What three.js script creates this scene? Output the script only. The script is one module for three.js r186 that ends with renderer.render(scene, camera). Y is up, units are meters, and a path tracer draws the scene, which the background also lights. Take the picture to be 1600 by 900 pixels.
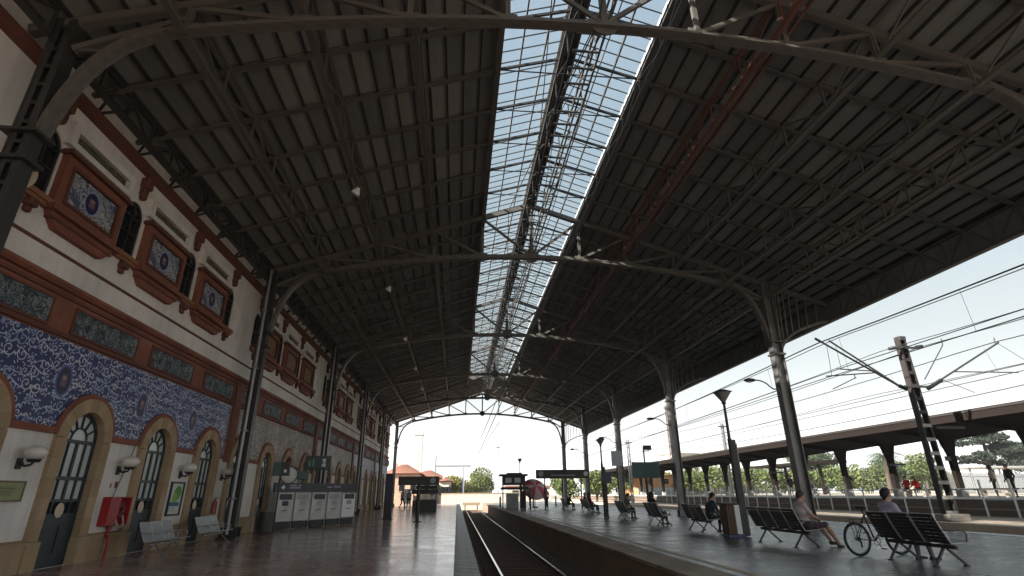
import * as THREE from 'three';
import { mergeGeometries } from 'three/addons/utils/BufferGeometryUtils.js';
import { RoundedBoxGeometry } from 'three/addons/geometries/RoundedBoxGeometry.js';
import { MarchingCubes } from 'three/addons/objects/MarchingCubes.js';

// ---------------------------------------------------------------- camera, sky, sun, exposure
// World: x to the right of the tracks, y up, the tracks run along -z (depth "Z" below means -z), metres.
const scene = new THREE.Scene();
const camera = new THREE.PerspectiveCamera(57.57, 16 / 9, 0.1, 3000);
camera.matrixAutoUpdate = true;
camera.position.set(0, 1.3, 0);
camera.quaternion.setFromRotationMatrix(new THREE.Matrix4().makeBasis(
  new THREE.Vector3(0.99522, -0.00893, 0.09726), new THREE.Vector3(-0.02723, 0.93094, 0.36416), new THREE.Vector3(-0.0938, -0.36507, 0.92624)));
camera.updateMatrixWorld();

const EXPOSURE = 3.2;
{ // clear pale summer sky: whitish at the horizon, blue overhead
  const w = 64, h = 512, d = new Float32Array(w * h * 4);
  const stops = [[0, 2.0, 2.0, 1.96], [4.5, 1.38, 1.4, 1.39], [8, 1.01, 1.06, 1.06], [13, 0.8, 0.88, 0.905], [20, 0.65, 0.76, 0.815], [32, 0.51, 0.63, 0.72], [90, 0.35, 0.49, 0.69]], gr = [0.36, 0.3, 0.24];
  for (let j = 0; j < h; j++) {
    const el = ((j + 0.5) / h - 0.5) * 180;
    let i0 = 0; while (i0 < stops.length - 2 && el > stops[i0 + 1][0]) i0++;
    const A = stops[i0], B = stops[i0 + 1], t = Math.max(0, (el - A[0]) / (B[0] - A[0]));
    for (let i = 0; i < w; i++) {
      const k = (j * w + i) * 4;
      for (let c = 0; c < 3; c++) d[k + c] = (el < -1 ? gr[c] : A[c + 1] + (B[c + 1] - A[c + 1]) * t) / EXPOSURE;
      d[k + 3] = 1;
    }
  }
  const t = new THREE.DataTexture(d, w, h, THREE.RGBAFormat, THREE.FloatType);
  t.mapping = THREE.EquirectangularReflectionMapping; t.magFilter = THREE.LinearFilter; t.minFilter = THREE.LinearFilter; t.needsUpdate = true;
  scene.background = t; scene.environment = t;
}
const sun = new THREE.DirectionalLight(new THREE.Color(1.0, 0.965, 0.91), 5);
sun.position.set(-60, 37, 24); sun.target.position.set(4, 0, -32);
sun.position.add(sun.target.position);
sun.castShadow = true; sun.shadow.mapSize.set(4096, 4096);
Object.assign(sun.shadow.camera, { left: -110, right: 110, top: 80, bottom: -80, near: 1, far: 320 });
sun.shadow.radius = 1.2;
scene.add(sun, sun.target);

const renderer = new THREE.WebGLRenderer({ antialias: true });
renderer.toneMapping = THREE.LinearToneMapping;
renderer.toneMappingExposure = EXPOSURE;
renderer.shadowMap.enabled = true;

// ---------------------------------------------------------------- helpers
function rngOf(seed) { let a = seed >>> 0; return () => { a = (a + 0x6D2B79F5) | 0; let t = Math.imul(a ^ (a >>> 15), 1 | a); t = (t + Math.imul(t ^ (t >>> 7), 61 | t)) ^ t; return ((t ^ (t >>> 14)) >>> 0) / 4294967296; }; }
const rnd = rngOf(4711);
const rr = (a, b) => a + (b - a) * rnd();
const P3 = (x, y, Z) => new THREE.Vector3(x, y, -Z);
const used = {};
function numbered(n) { if (used[n] === undefined) { used[n] = 0; return n; } used[n]++; return n + '_' + String(used[n]).padStart(3, '0'); }
function thing(name, label, category, x = 0, y = 0, Z = 0, turn = 0, group) {
  const o = new THREE.Group(); o.name = numbered(name); o.position.set(x, y, -Z); o.rotation.y = turn;
  o.userData = { label, category }; if (group) o.userData.group = group;
  scene.add(o); return o;
}
function mesh(name, g, m) { const o = new THREE.Mesh(g, m); o.name = name; o.castShadow = o.receiveShadow = true; return o; }
function part(parent, name, g, m, label) { const o = mesh(name, Array.isArray(g) ? merge(g) : g, m); parent.add(o); if (label) o.userData.label = label; return o; }
function solid(name, g, m, label, category, group) { const o = mesh(numbered(name), Array.isArray(g) ? merge(g) : g, m); o.userData = { label, category }; if (group) o.userData.group = group; scene.add(o); return o; }
function struct(name, g, m) { const o = mesh(numbered(name), Array.isArray(g) ? merge(g) : g, m); o.userData.kind = 'structure'; scene.add(o); return o; }
function merge(list) {
  if (list.length === 1) return list[0];
  return mergeGeometries(list.map((g) => {
    const n = g.index ? g.toNonIndexed() : g.clone();
    for (const k of Object.keys(n.attributes)) if (!['position', 'normal', 'uv'].includes(k)) n.deleteAttribute(k);
    if (!n.attributes.uv) n.setAttribute('uv', new THREE.BufferAttribute(new Float32Array(n.attributes.position.count * 2), 2));
    return n;
  }));
}
// texture coordinates in metres, from the dominant direction of each face
function uvm(g, s = 1) {
  const n = g.index ? g.toNonIndexed() : g, p = n.attributes.position, q = n.attributes.normal, u = new Float32Array(p.count * 2);
  for (let i = 0; i < p.count; i++) {
    const ax = Math.abs(q.getX(i)), ay = Math.abs(q.getY(i)), az = Math.abs(q.getZ(i));
    let a, b;
    if (ay >= ax && ay >= az) { a = p.getX(i); b = p.getZ(i); } else if (ax >= az) { a = p.getZ(i); b = p.getY(i); } else { a = p.getX(i); b = p.getY(i); }
    u[2 * i] = a / s; u[2 * i + 1] = b / s;
  }
  n.setAttribute('uv', new THREE.BufferAttribute(u, 2)); return n;
}
const box = (w, h, d, x = 0, y = 0, z = 0) => new THREE.BoxGeometry(w, h, d).translate(x, y, z);
// box given by its limits; Z limits are depths
const bx = (x0, x1, y0, y1, Z0, Z1) => new THREE.BoxGeometry(x1 - x0, y1 - y0, Math.abs(Z1 - Z0)).translate((x0 + x1) / 2, (y0 + y1) / 2, -(Z0 + Z1) / 2);
const rbox = (w, h, d, r, x = 0, y = 0, z = 0, seg = 2) => new RoundedBoxGeometry(w, h, d, seg, r).translate(x, y, z);
const cyl = (r0, r1, h, x = 0, y = 0, z = 0, n = 16) => new THREE.CylinderGeometry(r1, r0, h, n).translate(x, y + h / 2, z);
const M4 = new THREE.Matrix4();
function beam(a, b, w, h) { // bar of section w x h from a to b
  const L = a.distanceTo(b), dir = b.clone().sub(a).normalize();
  const up = Math.abs(dir.y) > 0.98 ? new THREE.Vector3(1, 0, 0) : new THREE.Vector3(0, 1, 0);
  const g = new THREE.BoxGeometry(w, h, L), m = new THREE.Matrix4();
  const X = new THREE.Vector3().crossVectors(up, dir).normalize(), Y = new THREE.Vector3().crossVectors(dir, X);
  m.makeBasis(X, Y, dir).setPosition(a.clone().add(b).multiplyScalar(0.5)); return g.applyMatrix4(m);
}
function rod(a, b, r, n = 8, r2) {
  const L = a.distanceTo(b), g = new THREE.CylinderGeometry(r2 === undefined ? r : r2, r, L, n);
  const q = new THREE.Quaternion().setFromUnitVectors(new THREE.Vector3(0, 1, 0), b.clone().sub(a).normalize());
  return g.applyQuaternion(q).translate((a.x + b.x) / 2, (a.y + b.y) / 2, (a.z + b.z) / 2);
}
const v3 = (x, y, z) => new THREE.Vector3(x, y, z);
const tube = (pts, r, seg = 24, n = 6, closed = false) => new THREE.TubeGeometry(new THREE.CatmullRomCurve3(pts, closed), seg, r, n, closed);
const lathe = (pts, n = 24) => new THREE.LatheGeometry(pts.map(([x, y]) => new THREE.Vector2(x, y)), n);
function shapeOf(pts) { const s = new THREE.Shape(); pts.forEach(([x, y], i) => (i ? s.lineTo(x, y) : s.moveTo(x, y))); return s; }
// outline in (depth Z, y), thickness d towards +x starting at x0
const slab = (s, d, x0 = 0, curve = 16) => new THREE.ExtrudeGeometry(s, { depth: d, bevelEnabled: false, curveSegments: curve }).rotateY(Math.PI / 2).translate(x0, 0, 0);
// profile in (x, y) swept along depth Z0..Z1
const sweep = (pts, Z0, Z1) => new THREE.ExtrudeGeometry(shapeOf(pts), { depth: Z1 - Z0, bevelEnabled: false }).translate(0, 0, -Z1);

// ---------------------------------------------------------------- noise and textures
const perm = new Uint8Array(512); { const r = rngOf(99), a = [...Array(256).keys()]; for (let i = 255; i > 0; i--) { const j = Math.floor(r() * (i + 1)); [a[i], a[j]] = [a[j], a[i]]; } for (let i = 0; i < 512; i++) perm[i] = a[i & 255]; }
function vnoise(x, y, per) { // tileable value noise
  const xi = Math.floor(x), yi = Math.floor(y), fx = x - xi, fy = y - yi, u = fx * fx * (3 - 2 * fx), v = fy * fy * (3 - 2 * fy);
  const H = (a, b) => perm[perm[((a % per) + per) % per & 255] + (((b % per) + per) % per & 255)] / 255;
  return (H(xi, yi) * (1 - u) + H(xi + 1, yi) * u) * (1 - v) + (H(xi, yi + 1) * (1 - u) + H(xi + 1, yi + 1) * u) * v;
}
function fbm(x, y, per, oct = 4) { let s = 0, a = 0.5, t = 0; for (let o = 0; o < oct; o++) { s += a * vnoise(x, y, per); t += a; a *= 0.5; x *= 2; y *= 2; per *= 2; } return s / t; }
function dataTex(n, fn, srgb, rx = 1, ry = 1, m = n) {
  const d = new Uint8Array(n * m * 4);
  for (let j = 0; j < m; j++) for (let i = 0; i < n; i++) { const c = fn(i / n, j / m); const k = (j * n + i) * 4; for (let q = 0; q < 3; q++) d[k + q] = Math.max(0, Math.min(255, (c.length ? c[q] : c) * 255)); d[k + 3] = 255; }
  const t = new THREE.DataTexture(d, n, m); t.wrapS = t.wrapT = THREE.RepeatWrapping; t.magFilter = THREE.LinearFilter; t.minFilter = THREE.LinearMipmapLinearFilter; t.generateMipmaps = true;
  if (srgb) t.colorSpace = THREE.SRGBColorSpace; t.repeat.set(rx, ry); t.needsUpdate = true; return t;
}
const mottle = dataTex(256, (u, v) => { const a = fbm(u * 4, v * 4, 4, 5), b = fbm(u * 32 + 7, v * 32, 32, 2); const g = 0.9 + 0.3 * (a - 0.5) + 0.1 * (b - 0.5); return [g, g * 0.995, g * 0.985]; }, true);
const grime = dataTex(512, (u, v) => { const a = fbm(u * 3, v * 3, 3, 6), s = fbm(u * 40, v * 3 + 5, 40, 3); let g = 0.95 + 0.2 * (a - 0.5) + 0.1 * (s - 0.5); if (a > 0.58) g -= (a - 0.58) * 1.0; return [g, g * 0.985, g * 0.96]; }, true);
const speck = dataTex(256, (u, v) => { const a = fbm(u * 64, v * 64, 64, 2), b = fbm(u * 5, v * 5, 5, 4); const g = 0.86 + 0.42 * (a - 0.5) + 0.26 * (b - 0.5); return [g, g, g]; }, true);
const bumpN = dataTex(256, (u, v) => fbm(u * 24, v * 24, 24, 3), false);
const roughN = dataTex(256, (u, v) => { const g = 0.62 + 0.55 * (fbm(u * 5, v * 5, 5, 5) - 0.5); return [g, g, g]; }, false);
const MAT = {};
function mat(name, r, g, b, rough = 0.8, extra = {}) { const m = new THREE.MeshStandardMaterial({ color: new THREE.Color().setRGB(r, g, b), roughness: rough, ...extra }); m.name = name; MAT[name] = m; return m; }
function rep(t, s) { const c = t.clone(); c.repeat.set(1 / s, 1 / s); c.needsUpdate = true; return c; }
const mottle2 = rep(mottle, 2.3), grime3 = rep(grime, 3.1), speck1 = rep(speck, 1.1), bump1 = rep(bumpN, 0.9), bump03 = rep(bumpN, 0.3);

mat('plaster', 0.82, 0.805, 0.8, 0.85, { map: grime3, bumpMap: bump03, bumpScale: 0.002 });
mat('terracotta', 0.28, 0.1, 0.062, 0.8, { map: mottle2, bumpMap: bump03, bumpScale: 0.004 });
mat('terracottaDark', 0.17, 0.058, 0.038, 0.8, { map: mottle2 });
mat('stone', 0.46, 0.345, 0.225, 0.85, { map: grime3, bumpMap: bump03, bumpScale: 0.004 });
mat('stoneDark', 0.3, 0.22, 0.15, 0.85, { map: grime3, bumpMap: bump03, bumpScale: 0.004 });
mat('doorPaint', 0.018, 0.03, 0.036, 0.42);
mat('doorGlassReflection', 0.5, 0.54, 0.52, 0.18);  // opaque pale tone stands in for bright outdoors reflected in the panes
mat('darkGlass', 0.012, 0.014, 0.016, 0.12);
mat('iron', 0.15, 0.135, 0.118, 0.55, { map: mottle2 });
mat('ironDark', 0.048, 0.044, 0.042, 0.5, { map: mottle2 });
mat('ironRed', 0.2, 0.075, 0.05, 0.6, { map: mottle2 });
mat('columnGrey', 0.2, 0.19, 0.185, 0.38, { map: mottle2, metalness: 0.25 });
mat('galv', 0.34, 0.345, 0.35, 0.4, { metalness: 0.5, map: mottle2 });
mat('steel', 0.42, 0.41, 0.4, 0.3, { metalness: 0.8 });
mat('railTop', 0.62, 0.6, 0.58, 0.18, { metalness: 1 });
mat('rust', 0.17, 0.085, 0.055, 0.85, { map: speck1 });
mat('concrete', 0.28, 0.255, 0.225, 0.9, { map: grime3, bumpMap: bump03, bumpScale: 0.004 });
mat('pitWall', 0.32, 0.225, 0.165, 0.9, { map: grime3, bumpMap: bump1, bumpScale: 0.02 });
mat('ballast', 0.28, 0.2, 0.15, 0.95, { map: speck1, bumpMap: bump03, bumpScale: 0.04 });
mat('earth', 0.4, 0.33, 0.22, 0.95, { map: mottle2 });
mat('white', 0.78, 0.78, 0.76, 0.5);
mat('cream', 0.6, 0.5, 0.36, 0.7);
mat('black', 0.018, 0.018, 0.02, 0.5);
mat('rubber', 0.02, 0.02, 0.02, 0.75);
mat('navy', 0.02, 0.022, 0.05, 0.4);
mat('signGreen', 0.012, 0.07, 0.06, 0.4);
mat('red', 0.32, 0.012, 0.016, 0.4);
mat('globe', 0.68, 0.65, 0.58, 0.25);
// ================================================================ THE GROUND AND PLATFORMS
struct('ground', new THREE.PlaneGeometry(2400, 2400).rotateX(-Math.PI / 2).translate(0, -1.06, -300), MAT.earth);
struct('track_bed', uvm(bx(0.3, 3.98, -1.055, -0.985, -30, 78)), MAT.ballast);
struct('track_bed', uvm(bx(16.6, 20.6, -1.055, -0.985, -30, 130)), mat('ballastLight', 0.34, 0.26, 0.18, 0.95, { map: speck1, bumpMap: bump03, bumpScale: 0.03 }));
// polished terrazzo paving of the building's platform
const paving = dataTex(512, (u, v) => {
  const n = 8, cx = Math.floor(u * n), cy = Math.floor(v * n), fx = u * n - cx, fy = v * n - cy;
  let g = 0.8 + 0.10 * (perm[perm[cx] + cy] / 255 - 0.5) + 0.2 * (fbm(u * 40, v * 40, 40, 2) - 0.5) + 0.3 * (fbm(u * 4, v * 4, 4, 5) - 0.5);
  if (fx < 0.02 || fy < 0.02) g *= 0.66;
  return [g * 1.0, g * 0.87, g * 0.82];
}, true, 1 / 3.2, 1 / 3.2);
const pavingRough = dataTex(256, (u, v) => { const g = 0.5 + 0.5 * (fbm(u * 5, v * 5, 5, 5) - 0.5) + 0.1 * (fbm(u * 50, v * 50, 50, 2) - 0.5); return [g, g, g]; }, false, 1 / 4.1, 1 / 4.1);
mat('paving', 0.78, 0.72, 0.71, 0.36, { map: paving, roughnessMap: pavingRough, bumpMap: rep(bumpN, 3.7), bumpScale: 0.001 });
struct('platform', uvm(bx(-8.6, -0.02, -1.05, 0, -30, 82)), MAT.paving);
mat('edgeStone', 0.085, 0.082, 0.07, 0.75, { map: mottle2, roughnessMap: roughN });
{ // coping along the near side of the pit
  const g = struct('platform_edge', uvm(bx(0.0, 0.4, -1.05, -0.06, -30, 82)), MAT.pitWall);
  for (let k = 0; k < 76; k++) part(g, 'coping_stone', uvm(bx(-0.016, 0.44 + rr(-0.004, 0.004), -0.058, 0.004 + rr(-0.002, 0.002), 4 + k, 4.988 + k)), MAT.edgeStone);
  part(g, 'coping_strip', uvm(bx(-0.016, 0.44, -0.058, 0.003, -30, 3.99)), MAT.edgeStone);
}
const asphaltMap = dataTex(512, (u, v) => { const a = fbm(u * 3, v * 3, 3, 6), b = fbm(u * 90, v * 90, 90, 2), s = fbm(u * 12 + 3, v * 12, 12, 3); let g = 0.8 + 0.6 * (a - 0.5) + 0.22 * (b - 0.5); if (s > 0.62) g += 0.09; if (s < 0.36) g -= 0.13; return [g, g, g * 1.01]; }, true, 1 / 6.3, 1 / 6.3);
mat('asphalt', 0.2, 0.192, 0.195, 0.5, { map: asphaltMap, roughnessMap: rep(roughN, 4.7), bumpMap: bump03, bumpScale: 0.002 });
struct('platform', uvm(bx(4.6, 16.3, -1.05, 0, -30, 96)), MAT.asphalt);
mat('copingStone', 0.4, 0.305, 0.225, 0.7, { map: grime3, bumpMap: bump03, bumpScale: 0.003 });
mat('copingStone2', 0.31, 0.235, 0.175, 0.7, { map: grime3, bumpMap: bump03, bumpScale: 0.003 });
{
  const g = struct('platform_edge', uvm(bx(3.98, 4.6, -1.05, -0.06, -30, 96)), MAT.pitWall);
  for (let k = 0; k < 88; k++) {
    part(g, 'coping_stone', uvm(bx(3.85 + rr(-0.006, 0.006), 4.25, -0.058, 0.006 + rr(-0.002, 0.002), 4 + k, 4.99 + k)), k % 3 ? MAT.copingStone : MAT.copingStone2);
    part(g, 'coping_stone', uvm(bx(4.258, 4.64, -0.058, 0.006 + rr(-0.002, 0.002), 4.4 + k, 5.39 + k)), k % 2 ? MAT.copingStone : MAT.copingStone2);
  }
  part(g, 'coping_strip', uvm(bx(3.85, 4.64, -0.058, 0.005, -30, 3.99)), MAT.copingStone);
}
struct('platform_line', bx(4.88, 5.02, 0, 0.004, -30, 96), mat('lineCream', 0.62, 0.47, 0.3, 0.7, { map: speck1 }));
{
  const g = struct('platform_edge', uvm(bx(16.3, 16.72, -1.05, -0.02, -30, 96)), MAT.concrete);
  part(g, 'white_edge', uvm(bx(16.296, 16.78, -0.018, 0.006, -30, 96)), mat('lineWhite', 0.82, 0.8, 0.76, 0.7, { map: grime3 }));
}
// second island platform, paving coloured pale to stand in for sunlight, and low wall behind
{
  struct('far_platform', uvm(bx(20.5, 27, -1.05, 0, -30, 130)), mat('sunTonedPaving', 0.64, 0.5, 0.39, 0.85, { map: grime3 }));
  const w = solid('retaining_wall', uvm(bx(27.002, 27.5, -0.5, 0.8, -10, 130)), mat('wallBrown', 0.13, 0.1, 0.085, 0.9, { map: grime3, bumpMap: bump1, bumpScale: 0.01 }), 'low dark brown wall with white coping behind the pale far platform', 'wall');
  for (let k = 0; k < 70; k++) part(w, 'coping_stone', bx(26.93, 27.62, 0.8, 0.9, -10 + 2 * k, -8.015 + 2 * k), MAT.white);
  part(w, 'ledge', bx(26.96, 27.0, 0.3, 0.38, -10, 130), MAT.stoneDark);
  struct('upper_terrace', uvm(bx(27.62, 60, -0.5, 0.84, -10, 130)), mat('terracePaving', 0.48, 0.42, 0.35, 0.9, { map: grime3 }));
}
// ---------------------------------------------------------------- the two tracks
function track(xc, label, light) {
  const t = thing('railway_track', label, 'railway track', xc, -0.985, 0), ZT = light ? 130 : 85;
  const prof = [[-0.07, 0], [0.07, 0], [0.07, 0.015], [0.012, 0.035], [0.01, 0.11], [0.035, 0.12], [0.035, 0.15], [-0.035, 0.15], [-0.035, 0.12], [-0.01, 0.11], [-0.012, 0.035], [-0.07, 0.015]];
  for (const s of [-1, 1]) {
    const r = part(t, 'rail', sweep(prof.map(([x, y]) => [x + s * 0.852, y + 0.05]), -30, ZT), MAT.rust);
    part(r, 'running_surface', bx(s * 0.852 - 0.031, s * 0.852 + 0.031, 0.2, 0.204, -30, ZT), MAT.railTop);
  }
  const sg = uvm(rbox(2.5, 0.1, 0.26, 0.02, 0, 0, 0, 1));
  for (let k = 0; k < 133; k++) { const s = part(t, 'sleeper', sg, light ? MAT.concrete : MAT.rust); s.position.set(rr(-0.02, 0.02), 0.004, -(2 + k * 0.62)); s.rotation.y = rr(-0.01, 0.01); }
}
track(2.14, 'railway track in the dark pit between the two platforms', false);
track(18.6, 'railway track beyond the white platform line on the right', true);

// ================================================================ THE TRAIN SHED
const RX = 2.85, S = 0.337, RY = 13.27, T0 = 8.25, DT = 11.6, XL = -7.42, XR = 12.9;
const roofY = (x) => RY - S * Math.abs(x - RX);
const trussZ = (i) => i === 1 ? 8.1 : T0 + DT * (i - 1);
const shed = thing('train_shed', 'wide iron train shed with dark pitched roof and long glazed ridge', 'train shed', 0, 0, 0);
mat('panelA', 0.23, 0.236, 0.226, 0.8, { map: grime3 });
mat('panelB', 0.185, 0.19, 0.184, 0.8, { map: grime3 });
mat('panelC', 0.28, 0.276, 0.26, 0.8, { map: grime3 });
mat('panelEdge', 0.25, 0.2, 0.17, 0.8, { map: grime3 });
const D_EAVE = 12.78, D_WALL = 11.2, ZB = -3.9, ZE = 66.9, RS = DT / 7;
{ // boards of the roof lining between the rafters
  const dRows = []; for (let d = 2.06; d < D_EAVE - 0.2; d += 0.46) dRows.push(d);
  const zRows = []; for (let Z = T0 - 7 * RS; Z < ZE - 0.2; Z += RS) zRows.push(Z);
  const cells = [];
  for (const s of [-1, 1]) for (const Z of zRows) {
    for (const d of dRows) { if (s < 0 && d > D_WALL) continue; cells.push([s, d, Z]); }
    if (Z > trussZ(5) - 0.5) { for (let q = 0; q < 4; q++) cells.push([s, 0.2 + 0.46 * q, Z]); }
  }
  const cosS = Math.cos(Math.atan(S)), w = 0.428 / cosS;
  const seen = (Z, d) => Z > 7.5 ? Z + d * 0.2 : 1000 - Z;
  cells.sort((a, b) => seen(a[2], a[1]) - seen(b[2], b[1]));
  const g0 = uvm(new THREE.BoxGeometry(w, 0.03, RS - 0.035));
  const rest = [];
  const q = new THREE.Quaternion(), e = new THREE.Euler(), one = v3(1, 1, 1);
  cells.forEach(([s, d, Z], i) => {
    const x = RX + s * (d + 0.23), y = RY - S * (d + 0.23) + 0.02 + rr(-0.006, 0.006);
    e.set(rr(-0.003, 0.003), 0, -s * Math.atan(S) + rr(-0.008, 0.008)); q.setFromEuler(e);
    if (i < 300) { const m = part(shed, 'roof_panel', g0, [MAT.panelA, MAT.panelB, MAT.panelC][Math.floor(rr(0, 2.99))]); m.position.set(x, y, -(Z + RS / 2)); m.quaternion.copy(q); }
    else rest.push([x, y, -(Z + RS / 2), q.clone()]);
  });
  const inst = new THREE.InstancedMesh(g0, MAT.panelA, rest.length); inst.name = 'roof_panels'; inst.userData.kind = 'stuff'; inst.castShadow = inst.receiveShadow = true;
  rest.forEach(([x, y, z, qq], i) => { inst.setMatrixAt(i, M4.compose(v3(x, y, z), qq, one)); const t = rr(0.8, 1.15); inst.setColorAt(i, new THREE.Color(t, t * rr(0.97, 1), t * rr(0.93, 1))); });
  shed.add(inst);
}
{ // outer covering (closes the joints) and the eaves
  const cover = (d0, d1, s, Z0, Z1) => sweep([[RX + s * d0, RY - S * d0 + 0.06], [RX + s * d1, RY - S * d1 + 0.06], [RX + s * d1, RY - S * d1 + 0.13], [RX + s * d0, RY - S * d0 + 0.13]].slice(), Z0, Z1);
  part(shed, 'roof_covering', cover(2.06, D_EAVE, 1, ZB, ZE), MAT.ironDark);
  part(shed, 'roof_covering', cover(2.06, D_WALL + 2, -1, ZB, ZE), MAT.ironDark);
  part(shed, 'roof_covering', cover(0, 2.06, 1, trussZ(5), ZE), MAT.ironDark);
  part(shed, 'roof_covering', cover(0, 2.06, -1, trussZ(5), ZE), MAT.ironDark);
  for (let i = 0; i < 6; i++) part(shed, 'valance_board', uvm(bx(RX + D_EAVE - 0.02, RX + D_EAVE + 0.02, roofY(RX + D_EAVE) - 1.03, roofY(RX + D_EAVE) - 0.1, trussZ(i) + (i ? 0.005 : -0.5), trussZ(i + 1) + (i === 5 ? 0.5 : -0.005))), MAT.panelB);
  part(shed, 'gutter', bx(RX + D_EAVE - 0.03, RX + D_EAVE + 0.17, roofY(RX + D_EAVE) - 0.1, roofY(RX + D_EAVE) + 0.1, ZB, ZE), MAT.ironDark);
}
// purlins (long bars) and rafters (cross bars)
for (const s of [-1, 1]) {
  for (let d = 2.06; d < D_EAVE; d += 0.46) {
    if (s < 0 && d > D_WALL) continue;
    const x = RX + s * d;
    part(shed, 'purlin', bx(x - 0.02, x + 0.02, roofY(x) - 0.07, roofY(x) + 0.03, ZB, ZE), MAT.ironDark);
  }
  for (let k = -6; k < 36; k++) {
    const Z = T0 + k * RS; if (k % 7 === 0) continue;
    const d1 = s > 0 ? D_EAVE : D_WALL, d0 = Z > trussZ(5) ? 0.02 : 2.06;
    part(shed, 'rafter', [beam(P3(RX + s * d0, RY - S * d0 - 0.13, Z), P3(RX + s * d1, RY - S * d1 - 0.13, Z), 0.07, 0.07), beam(P3(RX + s * d0, RY - S * d0 - 0.175, Z), P3(RX + s * d1, RY - S * d1 - 0.175, Z), 0.13, 0.016)], MAT.iron);
  }
}
const botY = (d) => d > 8.6 ? 9.47 : 10.47 - 0.0135 * d * d;
const topY = (d) => RY - S * d - 0.27;
const NODES = [0, 2.06, 4.07, 6.15, 8.25];
// lattice girders between the trusses
function latticeGirder(x, y0, y1, Z0, Z1, n, m, name = 'lattice_girder', w = 0.09) {
  const L = [beam(P3(x, y1, Z0), P3(x, y1, Z1), w, 0.06), beam(P3(x, y0, Z0), P3(x, y0, Z1), w * 1.5, 0.05), beam(P3(x, y0 + 0.05, Z0), P3(x, y0 + 0.05, Z1), 0.025, 0.07)];
  for (let k = 0; k <= n; k++) {
    const a = Z0 + (Z1 - Z0) * k / n, b = Z0 + (Z1 - Z0) * (k + 1) / n;
    L.push(beam(P3(x, y0, a), P3(x, y1, a), 0.045, 0.045));
    if (k < n) L.push(beam(P3(x, y0, k % 2 ? a : b), P3(x, y1, k % 2 ? b : a), 0.035, 0.05));
  }
  part(shed, name, L, m);
}
for (let i = 0; i < 6; i++) {
  const Z0 = i === 0 ? trussZ(0) : trussZ(i), Z1 = trussZ(i + 1);
  for (const s of [-1, 1]) for (const d of [2.06, 4.07, 6.15, 8.25]) {
    const x = RX + s * d, yt = topY(d) + 0.1;
    latticeGirder(x, yt - (d < 3 ? 0.55 : 0.82), yt, Z0 + 0.06, Z1 - 0.06, 7, s > 0 && d === 4.07 ? MAT.ironRed : MAT.iron);
  }
  latticeGirder(RX + D_EAVE - 0.1, roofY(RX + D_EAVE) - 1.0, roofY(RX + D_EAVE) - 0.12, Z0 + 0.06, Z1 - 0.06, 14, MAT.iron, 'eave_lattice', 0.1);
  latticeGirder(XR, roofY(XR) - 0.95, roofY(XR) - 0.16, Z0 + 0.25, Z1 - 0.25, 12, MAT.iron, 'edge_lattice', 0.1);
  latticeGirder(XL - 0.1, roofY(XL) - 0.75, roofY(XL) - 0.16, Z0 + 0.25, Z1 - 0.25, 12, MAT.ironDark, 'edge_lattice', 0.1);
}
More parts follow.
